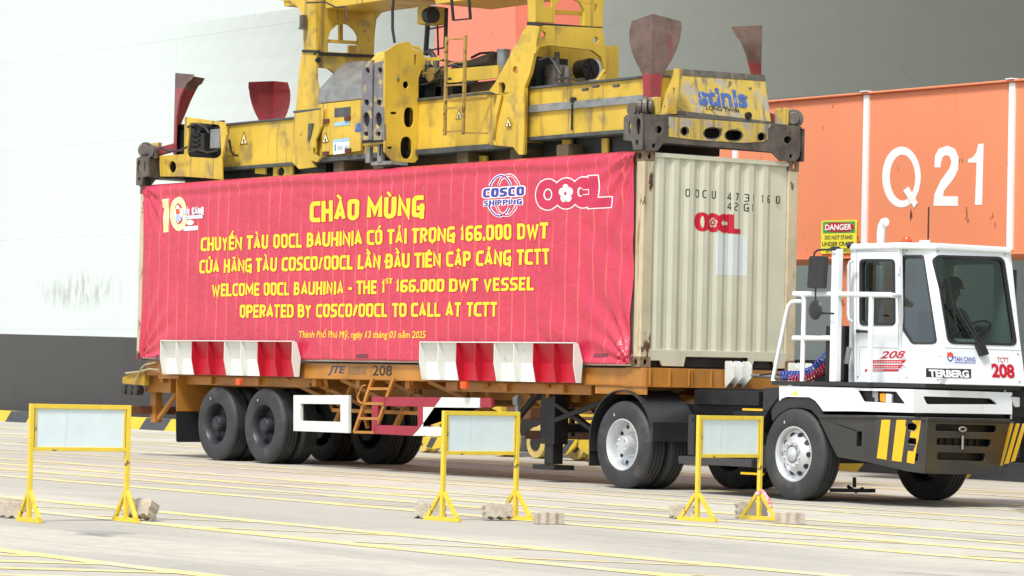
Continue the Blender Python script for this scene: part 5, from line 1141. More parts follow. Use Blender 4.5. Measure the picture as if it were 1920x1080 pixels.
# front end plate
ph = [oval(1284, 246, 6, 7.5, 16), oval(1336, 250, 15, 9.5, 20, e=3), oval(1376, 254, 15, 9, 20, e=3), oval(1428, 257, 6, 7.5, 16), oval(1477, 262, 7, 7, 16), oval(1235, 243, 7, 7, 16), oval(1226, 273, 3.5, 4.5, 12), oval(1483, 293, 3, 4, 12)]
for dx in (0, 1):
    b = M(); pl = XP(.03)
    outl = [(1209, 214), (1252, 215), (1290, 217), (1447, 231), (1500, 236), (1500, 292), (1492, 303), (1463, 302), (1450, 288), (1437, 284), (1262, 269), (1244, 268), (1233, 283), (1210, 283)]
    if dx == 0: b.plate(pl, outl, ph, .025)
    else:
        pts = [PP(a, c_, pl) for a, c_ in outl]; b.flat((V3((-12.217, 0, 0)), V3((-1, 0, 0))), [[V3((-12.217, p.y, p.z)) for p in pts]], .025)
    b.build('end_beam_plate', m_iron if dx == 0 else m_yel2, spr, bev=.003)
for x_ in (0, 1):
    b = M(); f_ = (lambda v: v) if x_ == 0 else rearx
    b.box(*sorted((f_(-.30), f_(-.16))), .2, 2.3, 4.16, 4.44); b.build('end_beam', m_dark, spr)
    b = M(); b.box(*sorted((f_(-.34), f_(-.0))), -.04, 2.47, 4.44, 4.462); b.box(*sorted((f_(-.30), f_(.0))), .2, 2.24, 4.135, 4.155); b.build('end_beam_flange', m_iron, spr, bev=.003)
b = M(); pl = XP(.036)
b.plate(pl, [(1254, 219), (1447, 233), (1440, 243), (1440, 262), (1395, 268), (1300, 262), (1254, 256)], [oval(1284, 246, 9, 9), oval(1336, 250, 18, 12), oval(1376, 254, 18, 12), oval(1428, 257, 9, 9)], .004); b.build('worn_yellow_face', m_yel2, spr)
# sloped housing with the maker's name
HB0, HB1, HT0, HT1 = PP(1262, 214, XP(-.05)), PP(1447, 231, XP(-.05)), PP(1277, 129, XP(-.20)), PP(1434, 142, XP(-.20))
b = M(); dk_ = V3((-.62, 0, 0)); b.hexa([HB0, HB1, HB1+dk_, HB0+dk_], [HT0, HT1, HT1+dk_*.75, HT0+dk_*.75]); b.build('housing', m_yel2, spr, bev=.012)
pl = P3(HB0, HB1, HT0)
b = M(); b.plate(off(pl, .01), [(1275, 129), (1434, 141), (1436, 152), (1277, 140)], (), .012); b.plate(off(pl, .01), [(1272, 207), (1447, 228), (1446, 233), (1270, 215)], (), .012); b.build('housing_rim', m_iron, spr)
b = M(); ps = YP(HB0.y-.02); b.plate(ps, rpoly([(1264, 128), (1277, 129), (1266, 214), (1250, 213)], 1.5), [oval(1264, 172, 2.6, 8, 14, e=3)], .03); b.build('housing_side_plate', m_yel, spr, bev=.004)
m_blk = mat('worn_blue_print', (.05, .12, .36, 1), .5, chips=((.55, .42, .12, 1), .56, 9, .3))
b = M(); ptext(b, 'stinis', (1311, 195), (1402, 201), 33, off(pl, .004), .004, .035); b.build('maker_lettering', m_blk, spr)
b = M(); ptext(b, 'LONG TWIN', (1324, 205), (1386, 211), 7, off(pl, .004), .004, .012); b.build('maker_lettering', m_black, spr)
b = M(); p = PP(1401, 217, pl); b.cyl(p, p+V3((.04, 0, 0)), .045, 14); b.build('grease_cap', m_dark, spr)
# telescopic beams: near and far, front and rear
for y0 in (Yb, 1.45):
    for x0, x1, nm in ((-3.2, -.35, 'f'), (-11.8, -8.5, 'r')):
        dz = -.03 if nm == 'f' else -.12
        b = M(); b.box(x0, x1, y0, y0+.5, 4.38+dz, 4.99+dz); b.build('telescopic_beam', m_yel, spr, bev=.004)
        b = M(); b.box(x0, x1, y0-.03, y0+.53, 4.991+dz, 5.02+dz); b.box(x0, x1, y0-.03, y0+.53, 4.335+dz, 4.379+dz); b.build('beam_flange', m_edge, spr, bev=.003)
        if nm == 'f' and y0 < 1: b = M(); b.box(x0, x1-.05, y0-.035, y0-.001, 4.66, 4.755); b.build('wear_strip', m_grey, spr, bev=.002)
b = M()
for px_, py_ in ((1105, 169), (1163, 162), (1125, 163)): p = PP(px_, py_, YP(Yb)); b.cyl((p.x, Yb-.1, p.z), (p.x+.12, Yb-.12, p.z-.004), .022, 10)
b.build('beam_peg', m_iron, spr)
b = M(); p = PP(1078, 188, YP(Yb)); b.cyl((p.x, Yb-.05, p.z), (p.x, Yb, p.z), .04, 12); b.beam((p.x, Yb-.04, p.z-.05), (p.x, Yb-.04, p.z-.38), .02); b.build('beam_sensor', m_dark, spr)
# rear gooseneck plate with motor cavity
pg = YP(.12)
b = M(); b.plate(pg, [(346, 219), (420, 229), (424, 252), (415, 298), (416, 337), (385, 334), (345, 331), (300, 331), (298, 292), (345, 289), (345, 270)], [rpoly([(356, 230), (412, 234), (415, 290), (406, 297), (352, 294), (350, 288)], 6), oval(323, 313, 7, 11, 16)], .03)
b.build('gooseneck_plate', m_yel, spr, bev=.004)
b = M(); b.box(-11.85, -10.55, .42, .46, 4.15, 4.95); b.build('gooseneck_backing', m_dark, spr)
b = M(); p = PP(402, 260, YP(.14)); b.box(p.x-.13, p.x+.13, .14, .3, p.z-.14, p.z+.14); b.build('control_box', m_grey, spr, bev=.012)
b = M(); p = PP(376, 262, YP(.2)); b.box(p.x-.2, p.x+.1, .2, .4, p.z-.18, p.z+.1); b.cyl((p.x-.1, .2, p.z+.17), (p.x-.1, .4, p.z+.17), .1, 18)
for k_ in range(4): b.box(p.x-.22, p.x-.02, .17, .2, p.z-.16+k_*.07, p.z-.13+k_*.07)
b.build('drive_motor', m_dark, spr, bev=.006)
b = M()
for px_, py_ in ((434, 285), (424, 243)): p = PP(px_, py_, YP(.42)); b.box(p.x-.08, p.x+.04, .36, .44, p.z-.05, p.z+.05)
b.build('beam_lug', m_yel, spr, bev=.006)
b = M(); b.box(-11.9, -8, .6, 1.9, 4.08, 4.33); b.build('under_frame', m_dark, spr)
b = M(); b.plate(YP(.5), [(512, 307), (548, 308), (548, 332), (512, 330)], [oval(526, 322, 7, 9)], .03); b.plate(YP(.5), [(478, 309), (497, 309), (497, 327), (478, 325)], (), .03); b.build('under_bracket', m_yel, spr)
# central body
xa, xb = PP(552, 250, YP(Yb)).x, PP(983, 220, YP(Yb)).x
b = M(); b.box(xa, xb-.02, Yb, 1.98, 4.30, 4.95); b.build('centre_body', m_yel, spr, bev=.006)
b = M(); b.box(xa, xb, Yb-.03, 2.0, 4.952, 4.985); b.box(xa+.2, xb-.1, Yb-.04, 2.0, 4.23, 4.298); b.build('body_flange', m_edge, spr, bev=.003)
b = M(); b.box(xa+.4, xb-.4, .8, 1.7, 4.06, 4.23)
for x_ in (-7.6, -6.6, -4.6, -3.4, -2.4): b.box(x_, x_+.25, Yb+.02, .8, 4.08, 4.228)
b.build('lower_frame', mat('shaded_underside_brown', (.09, .06, .03, 1), .7, var=.4, vs=3), spr)  # dark brown carries the shade under the body in its colour
b = M()
for pp in ([(898, 292), (912, 292), (912, 306), (898, 306)], [(1054, 262), (1072, 262), (1072, 294), (1054, 294)], [(1128, 260), (1139, 259), (1139, 288), (1128, 289)]): b.plate(YP(Yb+.2), pp, (), .03)
b.build('hanger_plate', m_yel, spr)
b = M(); b.box(-3.0, -.9, .7, 1.9, 4.1, 4.33); b.build('under_frame', m_dark, spr)
# block with holes (guide tower)
pB1 = YP(-.1); xt = PP(721, 200, pB1).x; pT1 = XP(xt)
b = M(); b.plate(pT1, [(721, 150), (722, 97), (743, 83), (766, 77), (773, 85), (788, 87), (797, 108), (795, 119), (785, 147), (784, 298), (778, 305), (737, 303), (721, 284)],
   [oval(779, 112, 2.6, 10, 14, e=4), oval(761, 159, 5.5, 7, 16), oval(767, 220, 9.5, 19, 20, e=2.6), oval(762, 277, 11, 21, 20, e=2.6), oval(738, 212, 6, 2.5, 12, e=3), oval(731, 277, 5, 2.4, 12, e=3), oval(775, 91, 2.5, 3, 10), oval(783, 93, 2, 3, 10)], .03)
b.build('holed_tower_plate', m_yel, spr, bev=.003)
x00 = PP(676, 200, pB1).x
b = M(); b.box(xt-.24, xt-.21, -.01, Yb-.01, 4.2, 5.4); b.box(x00, xt-.04, -.062, -.052, 4.38, 5.36); b.build('dark_hole_backing', m_dark, spr)  # dark sheets behind holes and slots, so their depth reads as shade
b = M(); zz = PP(700, 265, pB1).z; x0 = PP(676, 200, pB1).x
b.box(x0, xt-.25, -.05, Yb, 4.35, 5.40); b.box(xt-.249, xt-.031, -.05, -.02, 4.35, 5.40); b.box(xt-.249, xt-.031, -.019, Yb, 5.38, 5.40); b.hexa([(x0, -.05, 5.40), (xt-.03, -.05, 5.40), (xt-.03, Yb, 5.40), (x0, Yb, 5.40)], [(x0+.05, .12, 5.62), (xt-.03, .12, 5.62), (xt-.03, Yb, 5.62), (x0+.05, Yb, 5.62)])
b.build('guide_tower', m_yel, spr, bev=.006)
for xx0, xx1 in ((676.5, 696.5), (699.5, 720)):
    b = M(); cx = (xx0+xx1)/2
    b.plate(pB1, [(xx0+3, 118), (xx1+2, 112), (xx1+.5, 200), (xx1, 262), (xx0, 263), (xx0+1, 200)], [oval(cx+2.5, 132, 4, 6, 14), oval(cx+.5, 192, 4.5, 5.5, 12, e=3.5), oval(cx, 224, 6.5, 14, 18), oval(cx-.5, 251, 4, 4.5, 12, e=3)], .035)
    b.build('slotted_guide_plate', mat('scraped_grey_plate', (.20, .19, .20, 1), .45, .3, var=.2, vs=8, alt=((.62, .47, .13, 1), 4.5, .52)), spr, bev=.003)
b = M()
for px_ in (690, 712): p = PP(px_, 278, YP(.0)); b.box(p.x-.06, p.x+.04, .0, .06, 4.12, 4.34)
b.box(x0+.1, xt, .02, .3, 4.08, 4.13); b.build('guide_foot', m_grey, spr, bev=.006)
b = M(); b.tube([PP(740, -30, YP(.3)), PP(736, 20, YP(.3)), PP(736, 55, YP(.3)), PP(740, 80, YP(.3))], .02); b.build('power_cable', m_dark, spr, smooth=60)
# left door panel and stickers
pP = YP(Yb-.06)
b = M(); b.plate(pP, [(602, 195), (676, 187), (676, 283), (604, 292)], (), .05); b.plate(off(pP, .03), [(664, 188), (676, 187), (676, 283), (664, 284)], (), .03); dr = b.build('side_door', m_yel, spr, bev=.004)
b = M(); b.plate(off(pP, .006), [(627, 203), (657, 200), (657, 217), (627, 220)], (), .003); b.build('grey_plate', m_edge, dr)
b = M(); b.plate(off(pP, .006), [(627, 230), (656, 226), (656, 234), (627, 237)], (), .003); b.plate(off(pP, .006), [(625, 262), (655, 258), (655, 264), (625, 268)], (), .003); b.build('blue_tape', mat('pale_blue_tape', (.30, .52, .68, 1), .4), dr)
b = M(); b.plate(off(pP, .008), [(625, 268), (655, 265), (655, 286), (625, 290)], (), .003); lb_ = b.build('white_label', m_txtW, dr)
b = M(); ptext(b, 'SWL 65t', (632, 283), (654, 280), 9, off(pP, .009), .002, .01); b.plate(off(pP, .010), [(627, 271), (630, 270), (630, 283), (627, 284)], (), .001); b.build('label_print', mat('teal_print', (.05, .25, .32, 1), .5), lb_)
b = M(); ptext(b, 's', (666, 247), (677, 245), 21, off(pP, .031), .003, .05); b.build('maker_lettering', m_blk, spr)
for pts, pl_ in (([(450, 271), (464, 270), (457, 246)], YP(Yb)), ([(604, 268), (616, 266), (610, 248)], off(pP, .002)), ([(854, 224), (866, 222), (861, 204)], YP(Yb)), ([(947, 238), (959, 237), (953, 219)], YP(.30)), ([(743, 149), (750, 149), (747, 140)], XP(xt))):
    b = M(); b.plate(off(pl_, .006), pts, (), .002); ws = b.build('warning_triangle', m_black, spr)
    cx = sum(p[0] for p in pts)/3; cy = sum(p[1] for p in pts)/3; b = M(); b.plate(off(pl_, .009), [(cx+(a-cx)*.78, cy+(c_-cy)*.78+.4) for a, c_ in pts], (), .002); wi = b.build('triangle_field', m_cream, ws)
    b = M(); b.plate(off(pl_, .012), oval(cx, cy+2, 1.2, 4, 10), (), .002); b.build('triangle_mark', m_black, wi)
b = M()
for px_, py_ in ((610, 227), (650, 222), (609, 288), (651, 282)): p = PP(px_, py_, off(pP, .03)); b.box(p.x-.07, p.x+.06, p.y-.0, p.y+.03, p.z-.03, p.z+.03)
b.build('door_hinge', mat('rusty_hinge', (.10, .03, .02, 1), .7, var=.4), dr, bev=.004)
# grey sloped machine cover
g0, g1 = PP(598, 189, YP(.42)), PP(678, 183, YP(.42)); h0, h1 = PP(597, 168, YP(.42)), PP(678, 160, YP(.42))
b = M(); b.hexa([V3((h0.x, .42, g1.z-.02)), V3((h1.x, .42, g1.z-.02)), V3((h1.x, .95, g1.z-.02)), V3((h0.x, .95, g1.z-.02))], [V3((h0.x, .42, h0.z)), V3((h1.x, .42, h1.z)), PP(684, 113, YP(.95)), PP(643, 117, YP(.95))]); b.build('machine_cover', m_grey, spr, bev=.012)
b = M(); b.box(g0.x+.02, g1.x, .44, .9, g0.z-.1, g0.z+.01); b.build('cover_base', m_dark, spr)
# left portal leg and head block column
b = M(); pl = YP(Yb-.02)
b.plate(pl, [(566, 97), (593, 98), (592, 150), (597, 172), (601, 187), (603, 196), (604, 212), (552, 222), (557, 180), (561, 130)], (), .04); b.build('portal_leg', m_yel, spr, bev=.004)
b = M(); b.plate(off(pl, .05), [(552, 213), (604, 205), (601, 232), (590, 262), (585, 300), (590, 313), (560, 317), (549, 306), (544, 290), (547, 250)], (), .05); b.build('portal_foot', m_yel, spr, bev=.006)
b = M(); b.plate(off(pl, .08), [(598, 206), (606, 204), (604, 235), (592, 262), (591, 290), (600, 296), (594, 304), (582, 300), (582, 262), (594, 236)], [oval(589, 284, 2.6, 8)], .03); b.build('foot_rib', m_yel, spr, bev=.004)
b = M(); b.plate(off(pl, .07), [(578, 232), (587, 231), (580, 262), (576, 264)], (), .01); b.build('grey_plate', m_edge, spr)
xh = PP(592, 60, YP(Yb-.02)).x; pH = XP(xh)
b = M(); arch = [(615, 97), (615, 72), (620, 58), (630, 48), (642, 43.5), (655, 46), (666, 56), (673, 67), (672, 100)]
b.plate(pH, [(592, -45), (780, -45), (780, 15), (736, 19), (716, 24), (706, 36), (703, 60), (701, 102), (672.2, 102), (592, 97)], [arch], .06)
b.build('headblock_web', m_yel, spr)
b = M(); b.plate(YP(Yb-.02), [(440, -45), (592, -45), (592, 96), (569, 94), (567, 30), (560, 15), (545, 3), (522, 0), (480, -4)], (), .05); b.build('headblock_leg', m_yel, spr, bev=.004)
b = M(); b.plate(XP(xh-.9), [(640, -10), (700, -10), (700, 110), (640, 110)], (), .04) if False else b.box(xh-.9, xh-.05, Yb, 1.6, 6.5, 7.0); b.build('headblock_core', m_yel, spr)
b = M(); b.plate(XP(xh-.02), [(606, 73), (690, 78), (690, 84), (606, 79)], (), .05); b.plate(XP(xh-.5), [(637, 40), (643, 40), (643, 76), (637, 76)], (), .05); b.plate(XP(xh-.5), [(655, 40), (700, 40), (700, 110), (655, 110), (655, 85), (672, 85), (672, 64), (660, 50)], (), .05); b.build('inner_cross_bar', m_yel, spr)
b = M(); b.plate(XP(xh-.02), [(590, 103), (702, 108), (701, 148), (640, 146), (615, 128), (592, 126)], (), .05); b.build('portal_top_bar', m_yel, spr, bev=.004)
b = M(); b.plate(off(YP(Yb-.02), .02), [(566, 93), (594, 94), (594, 99), (566, 98)], (), .06); b.plate(XP(xh+.02), [(592, 97), (703, 103), (703, 107), (592, 103)], (), .06); b.build('joint_flange', m_dark, spr)
b = M(); p = PP(595, 113, XP(xh+.01)); b.cyl(p+V3((0, 0, 0)), p+V3((.03, 0, 0)), .04, 16); b.build('pin', m_dark, spr)
# top cross beam (underside seen from below)
xk = PP(1010, 20, YP(Yb)).x
b = M(); b.box(xh+.03, xk-.9, .55, 1.35, 6.40, 7.0); b.build('top_beam', m_yel, spr, bev=.01)
b = M(); b.hexa([(xk-2.1, .3, 6.20), (xk-.75, .3, 6.20), (xk-.75, 1.2, 6.20), (xk-2.1, 1.2, 6.20)], [(xk-2.6, .3, 7.0), (xk-.3, .3, 7.0), (xk-.3, 1.2, 7.0), (xk-2.6, 1.2, 7.0)]); b.build('top_beam_lip', m_yel, spr)
# right portal
pl = YP(Yb-.1)
b = M(); b.plate(pl, [(987, 47), (1011, 49), (1005, 86), (993, 139), (982, 167), (981, 170), (930, 176), (917, 170), (929, 154), (966, 86)], [oval(966, 132, 5, 8, 16), rpoly([(935, 155), (945, 154), (948, 162), (945, 176), (936, 177)], 1.5)], .05); b.build('portal_leg', m_yel, spr, bev=.004)
b = M(); b.plate(off(pl, .03), [(934, 180), (982, 165), (980, 288), (972, 290), (962, 276), (919, 272), (918, 262), (930, 215)], (), .07); b.build('portal_foot', m_yel, spr, bev=.006)
b = M(); b.plate(off(pl, .07), [(932, 178), (940, 178), (930, 220), (924, 262), (928, 272), (918, 272), (917, 262), (925, 215)], (), .03); b.plate(off(pl, .07), [(965, 176), (982, 160), (981, 290), (973, 290), (966, 276)], (), .03); b.build('foot_rib', m_yel, spr, bev=.004)
xp = PP(1010, 50, pl).x; pX = XP(xp-.05)
b = M(); b.plate(pX, [(1010, 47), (1130, 53), (1135, 90), (1137, 150), (1120, 152), (1134, 130), (1128, 108), (1110, 94), (1030, 85), (1012, 88), (1004, 100)], [oval(1019, 65, 5, 6, 16), oval(1117, 75, 5, 6, 16)], .05); b.build('portal_arch', m_yel, spr, bev=.004)
b = M(); b.plate(XP(xp-.5), [(995, 80), (1160, 86), (1160, 152), (975, 172)], [oval(1118, 133, 20, 23, 24)], .04); b.build('portal_back_plate', m_yel, spr)
b = M(); p = PP(1101, 130, XP(xp-.35)); b.lathe((0, 0, 0), [(.0001, 0)], 3) if False else b.cyl(p, p+V3((.08, 0, 0)), .14, 24)
for i in range(7): a = i*.9; b.beam(p+V3((.085, 0, 0)), p+V3((.085, .12*math.cos(a), .12*math.sin(a))), .012)
b.cyl(p, p+V3((-.4, 0, 0)), .13, 20); b.build('fan_motor', m_dark, spr)
b = M(); p = PP(1035, 135, XP(xp-.3)); b.box(p.x, p.x+.2, p.y-.12, p.y+.1, p.z-.2, p.z+.08); b.cyl(p+V3((.1, 0, .05)), p+V3((.1, 0, .25)), .035, 12); b.box(p.x, p.x+.1, p.y+.12, p.y+.25, p.z-.08, p.z); b.build('hydraulic_valve', m_iron, spr, bev=.008)
b = M(); p = PP(1015, 130, XP(xp-.42)); b.box(p.x, p.x+.1, p.y-.15, p.y+.35, p.z-.3, p.z+.15); b.build('valve_block', m_dark, spr)
b = M(); pU = XP(xp-.02)
b.plate(YP(Yb-.08), [(987, -45), (1004, -45), (1004, 20), (1003, 42), (990, 41), (989, 15)], (), .05)
xq = PP(1004, 30, YP(Yb-.08)).x; pU = XP(xq)
b.plate(pU, [(1004, -45), (1138, -45), (1128, 50), (1095, 52), (1096, 20), (1088, 4), (1072, -4), (1050, 0), (1041, 12), (1041, 43), (1004, 41)], [rpoly([(1020, -12), (1035, -12), (1035, 13), (1020, 13)], 1), rpoly([(1107, 8), (1120, 8), (1120, 22), (1107, 22)], 1)], .05); b.build('headblock_web', m_yel, spr, bev=.003)
b = M(); b.plate(XP(xq-.3), [(1038, 18), (1100, 22), (1100, 29), (1038, 26)], (), .05); b.plate(XP(xq-.55), [(1090, -30), (1130, -30), (1130, 60), (1090, 60)], (), .04); b.build('inner_cross_bar', m_yel, spr)
b = M(); b.plate(off(YP(Yb-.08), .02), [(988, 41), (1006, 42), (1012, 48), (988, 47)], (), .06); b.plate(XP(xq+.02), [(1004, 42), (1130, 51), (1130, 55), (1004, 47)], (), .06); b.build('joint_flange', m_dark, spr)
# body details between the portals
b = M(); p0 = PP(812, 150, YP(.7))
b.box(p0.x-.25, p0.x+.35, .6, 1.2, 4.99, 5.3); b.cyl((p0.x-.2, .5, 5.12), (p0.x-.2, .8, 5.12), .12, 18); b.cyl((p0.x+.1, .55, 5.25), (p0.x+.1, .55, 5.45), .05, 12); b.box(p0.x+.2, p0.x+.6, .6, .9, 4.99, 5.15); b.build('hydraulic_pump', m_dark, spr, bev=.01)
b = M(); p = PP(898, 118, YP(1.0)); b.cyl((p.x-.5, 1.0, p.z-.12), (p.x+.4, 1.0, p.z), .13, 18); b.box(p.x-.9, p.x+.5, .9, 1.5, 4.99, 5.2); b.build('hydraulic_tank', mat('brown_oily_steel', (.07, .045, .025, 1), .5, var=.4, vs=4), spr, bev=.01)
b = M(); p = PP(944, 118, YP(.8)); b.cyl((p.x, .8, p.z-.25), (p.x, .8, p.z+.17), .085, 20); b.cyl((p.x, .8, p.z+.15), (p.x, .8, p.z+.18), .095, 20); b.build('filter_canister', m_grey, spr, bev=.006)
b = M(); b.plate(YP(Yb+.1), [(833, 130), (934, 122), (934, 146), (880, 152), (833, 156)], (), .04); b.plate(YP(Yb-.02), [(845, 178), (918, 170), (912, 182), (845, 188)], (), .04); b.build('upper_rail_plate', m_yel, spr)
b = M(); ptext(b, '1T100A', (863, 160), (890, 157), 8, YP(Yb+.05), .004, .01); b.build('stencil', m_black, spr)
# ladder
b = M(); lp = YP(.12)
for x_, x2, y0_, y1_ in ((837.5, 834, 69, 254), (873, 868.5, 66, 252)): b.beam(PP(x_, y0_, lp), PP(x2, y1_, lp), .045, .03)
for y_ in (74, 118, 160, 186, 203, 247):
    f_ = (y_-66)/188; b.beam(PP(837.5-3.5*f_, y_+.5, lp), PP(873-4.5*f_, y_-2, lp), .025, .02)
for y_ in (182, 249): b.beam(PP(870, y_, lp), PP(916, y_+1, YP(.4)), .03, .02)
b.build('ladder', mat('rusty_yellow_ladder', (.34, .22, .05, 1), .6, var=.3, chips=(RUST, .55, 9)), spr)
b = M(); b.beam(PP(846, -10, lp), PP(850, 38, lp), .03); b.beam(PP(879, -10, lp), PP(882, 36, lp), .03); b.beam(PP(850, 38, lp), PP(882, 35, lp), .02); b.build('hanging_step', m_dark, spr)
b = M(); sp_ = YP(1.2); b.beam(PP(803, 30, sp_), PP(798, 104, sp_), .05); b.beam(PP(837, 15, sp_), PP(835, 90, sp_), .04); b.beam(PP(822, 15, sp_), PP(837, 38, sp_), .04)
for y_ in (52, 92): b.beam(PP(801, y_+3, sp_), PP(836, y_-3, sp_), .02)
b.beam(PP(820, 40, sp_), PP(822, 104, sp_), .02); b.build('service_ladder', m_dark, spr)
b = M(); p = PP(793, 28, YP(.9)); b.box(p.x-.14, p.x+.12, .9, 1.2, p.z-.12, p.z+.12); b.build('lamp_box', m_yel, spr, bev=.01)
b = M(); b.cyl(p+V3((.12, 0, -.02)), p+V3((.26, 0, -.02)), .11, 18); b.build('flood_lamp', m_dark, spr, bev=.01)
b = M(); b.tube([PP(800, 100, YP(.9)), PP(806, 96, YP(.9)), PP(812, 104, YP(.9)), PP(818, 116, YP(.9))], .04); b.tube([PP(880, 130, YP(.8)), PP(850, 122, YP(.7)), PP(826, 126, YP(.6)), PP(815, 140, YP(.5))], .018); b.tube([PP(575, 5, YP(.35)), PP(610, 4, YP(.35)), PP(630, 14, YP(.35)), PP(648, 12, YP(.35)), PP(652, 40, YP(.35))], .012); b.build('hydraulic_hose', m_plas, spr, smooth=60)
b = M(); b.box(*(lambda p: (p.x-.05, p.x+.03, Yb-.12, Yb-.05, p.z-.1, p.z+.1))(PP(573, 42, YP(Yb-.05)))); b.beam(PP(560, 53, YP(.3)), PP(572, 53, YP(.3)), .02); b.build('limit_switch', m_iron, spr)

b = M()
for pts, y_ in (([(786, 160), (800, 158), (815, 150), (830, 146), (845, 148)], .5), ([(826, 112), (845, 116), (880, 124), (905, 122)], .75), ([(884, 108), (900, 100), (925, 98), (935, 108)], 1.0), ([(1012, 112), (1030, 106), (1040, 118), (1052, 140)], .3), ([(1040, 150), (1060, 146), (1080, 150), (1096, 148)], .2), ([(352, 238), (368, 232), (384, 238), (392, 250)], .1), ([(355, 285), (372, 280), (390, 286), (408, 282)], .1), ([(430, 262), (433, 282), (438, 290), (446, 292)], .38), ([(300, 276), (318, 284), (338, 282), (350, 276)], .0)):
    b.tube([PP(a_, c_, YP(y_)) for a_, c_ in pts], .017, 6)
b.build('hydraulic_hose', m_plas, spr, smooth=60, split=True)
b = M()
for x_ in (790, 806, 820): p = PP(x_, 128, YP(.62)); b.cyl((p.x, .6, p.z-.12), (p.x, .6, p.z+.1), .045, 10)
for x_ in (1046, 1058): p = PP(x_, 142, YP(.3)); b.cyl((p.x, .35, p.z-.08), (p.x, .35, p.z+.12), .04, 10)
b.build('hydraulic_valve', m_iron, spr, split=True)
b = M(); p = PP(806, 140, YP(.5)); b.cyl(p, p+V3((0, .25, 0)), .10, 20); b.cyl(p+V3((-.18, .02, .02)), p+V3((-.05, .02, .02)), .03, 10); b.build('pump_motor', mat('oily_yellow_brown', (.20, .13, .03, 1), .5, var=.4), spr, bev=.008)
b = M(); b.plate(YP(.6), [(786, 108), (820, 107), (826, 112), (814, 118), (806, 132), (796, 138), (788, 128)], (), .03); b.build('pump_bracket', m_yel, spr)
for pl_, pts in ((YP(Yb-.03), ((560, 240), (560, 290), (598, 296))), ):
    b = M()
    for a_, c_ in pts: q_ = PP(a_, c_, pl_); b.cyl(q_, q_+V3((0, -.02, 0)), .018, 8)
    b.build('bolt_head', m_iron, spr, split=True)

# ---------------------------------------------------------------- barriers and blocks
def barrier(base, phi, label):
    f = V3((-.811, .585, 0)); r = V3((.585, .811, 0)); d = r*math.cos(rad(phi))+f*math.sin(rad(phi))
    root = thing('barrier', base, label, 'barrier', 'yellow framed warning barriers standing on the apron')
    root.rotation_euler = (0, 0, math.atan2(d.y, d.x)); return root
def local(mm, name, mt, root, **k):      # geometry in the thing's own axes: x along the frame
    o = root.location.copy(); mm.v = [v+o for v in mm.v]; return mm.build(name, mt, root, **k)
W_ = .9
def make_barrier(root):
    for x_ in (0, W_):
        b = M(); b.box(x_-.019, x_+.019, -.019, .019, .03, 1.0); local(b, 'post', m_bary, root, bev=.003)
        b = M(); b.box(x_-.018, x_+.018, -.24, .24, .0, .038); ft = local(b, 'foot_bar', m_bary, root, bev=.003)
        for s_ in (-1, 1):
            b = M(); b.beam((x_, s_*.02, .26), (x_, s_*.20, .035), .034, .03, up=(1, 0, 0)); local(b, 'foot_brace', m_bary, root, bev=.002)
        b = M(); b.box(x_-.015, x_+.015, -.262, -.241, .003, .035); local(b, 'end_cap', m_plas, ft)
    b = M(); b.box(.0195, W_-.0195, -.018, .018, .96, .9995); local(b, 'top_bar', m_bary, root, bev=.003)
    b = M(); b.box(.0195, W_-.0195, -.016, .016, .60, .635); local(b, 'bottom_bar', m_bary, root, bev=.003)
    b = M(); b.box(.03, .045, -.012, .012, .636, .954); b.box(W_-.045, W_-.03, -.012, .012, .636, .954); local(b, 'panel_edge_strip', m_bary, root)
    b = M(); b.box(.028, W_-.028, -.004, .004, .63, .96); pn = local(b, 'panel', m_panel, root)
    b = M()
    for x_, z_ in ((.17, .80), (.62, .80)): b.cyl((x_, -.012, z_), (x_, -.003, z_), .012, 12)
    local(b, 'bolt', m_grey, pn)
def gz(px, py):
    p = PP(px, py, ZP(0))
    for _ in range(3): p = PP(px, py, ZP(gf(p.x)))
    return p
bars = [(gz(54, 979), 32, 'yellow barrier with a pale blank board, on its own left of the trailer wheels'),
        (gz(829, 977), 42.5, 'yellow barrier with a pale blank board, in front of the trailer side guard'),
        (gz(1307, 977.5), 45.5, 'yellow barrier with blank board and red white tape on its foot, before the tractor')]
rt = []
first = barrier(*bars[0]); make_barrier(first); rt.append(first)
for bs in bars[1:]:
    c_ = copy_tree(first); c_.location = bs[0]; c_['label'] = bs[2]
    f = V3((-.811, .585, 0)); r = V3((.585, .811, 0)); d = r*math.cos(rad(bs[1]))+f*math.sin(rad(bs[1])); c_.rotation_euler = (0, 0, math.atan2(d.y, d.x)); rt.append(c_)
d3 = V3((math.cos(rt[2].rotation_euler.z), math.sin(rt[2].rotation_euler.z), 0)); tp = rt[2].location+d3*W_; s3 = V3((d3.y, -d3.x, 0))
b = M()
P = [tp+V3((0, 0, .27)), tp+s3*.03+V3((0, 0, .28)), tp+s3*.07+V3((0, 0, .24)), tp+s3*.12+V3((0, 0, .20)), tp+s3*.14+V3((0, 0, .13))]
for i in range(4): b.beam(P[i], P[i+1]+(P[i+1]-P[i])*.1, .012+.01*(i % 2), .035)
b.beam(tp+V3((0, 0, .25))-s3*.03, tp+V3((0, 0, .27))+s3*.035, .055, .03)
tag(b.build('barrier_tape', m_tape), 'scrap of red and white tape tied on the foot of the rightmost barrier', 'tape')
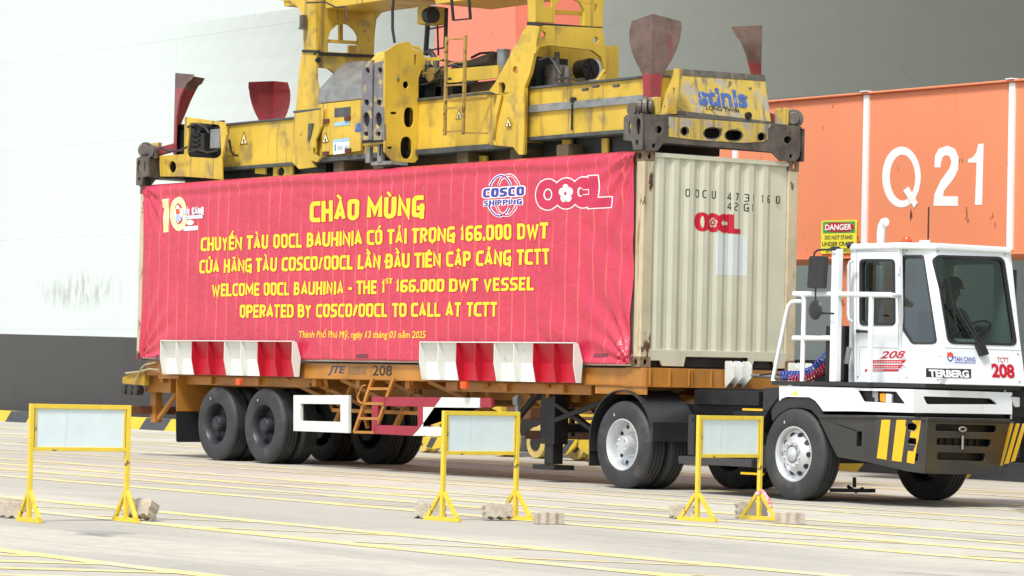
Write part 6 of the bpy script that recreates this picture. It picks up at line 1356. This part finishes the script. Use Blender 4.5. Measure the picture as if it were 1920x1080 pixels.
def block(name, px, py, yaw, roll, label, s=1.0):
    p = gz(px, py); o = thing(name, p, label, 'paving block', 'loose concrete paving blocks weighting the barriers') if False else None
    L_, Wd, H_ = .23*s, .115*s, .10*s; n = 6; V = []
    pr = []
    for i in range(n+1):
        x_ = -L_/2+L_*i/n; pr.append((x_, Wd/2+(.012 if i % 2 else -.010)))
    for i in range(4): y_ = Wd/2-.01-(Wd-.02)*(i+.5)/4; pr.append((L_/2+(.006 if i % 2 else -.008), y_))
    for i in range(n+1):
        x_ = L_/2-L_*i/n; pr.append((x_, -Wd/2+(.012 if i % 2 else -.010)))
    for i in range(4): y_ = -Wd/2+.01+(Wd-.02)*(i+.5)/4; pr.append((-L_/2-(.006 if i % 2 else -.008), y_))
    rnd = random.Random(px); pr = [(a+rnd.uniform(-.004, .004), c_+rnd.uniform(-.004, .004)) for a, c_ in pr]
    R = Matrix.Rotation(yaw, 3, 'Z') @ Matrix.Rotation(roll, 3, 'X')
    pts = [R @ V3((a, c_, z)) for z in (-H_/2, H_/2) for a, c_ in pr]; zm = min(v.z for v in pts)
    N_ = len(pr); b = M(); b.add([v+p-V3((0, 0, zm)) for v in pts], [tuple(range(N_))[::-1], tuple(range(N_, 2*N_))]+[(i, (i+1) % N_, (i+1) % N_+N_, i+N_) for i in range(N_)])
    ob = b.build(name, m_conc, None, bev=.008)
    me = ob.data; me.transform(Matrix.Translation(-p)); ob.location = p
    tag(ob, label, 'paving block', 'loose concrete paving blocks weighting the barriers'); return ob
block('paving_block', 28, 972, .6, 1.57, 'worn grey paving block outside the left foot of the barrier on its own', 1.15)
block('paving_block', 264, 977, .35, 1.15, 'pale paving block tilted against the right foot of the barrier on its own', 1.25)
block('paving_block', 806, 973, .5, 1.57, 'grooved brownish paving block behind the left foot of the middle barrier', 1.2)
block('paving_block', 932, 976, 1.3, 1.4, 'grey zigzag paving block left of the right foot of the middle barrier', 1.15)
block('paving_block', 1028, 983, 1.2, 0.0, 'dark grey zigzag paving block at the outer right foot of the middle barrier', 1.1)
block('paving_block', 1280, 973, .6, 1.57, 'tan paving block behind the left foot of the taped barrier', 1.1)
block('paving_block', 1408, 972, 1.1, 1.57, 'white grooved paving block left of the right foot of the taped barrier', 1.3)
block('paving_block', 1480, 983, .95, 0.0, 'brown sided paving block with a pale top, outermost right by the taped barrier', 1.15)
b = M()
for x_, y_ in ((55, 968), (300, 960)): pass
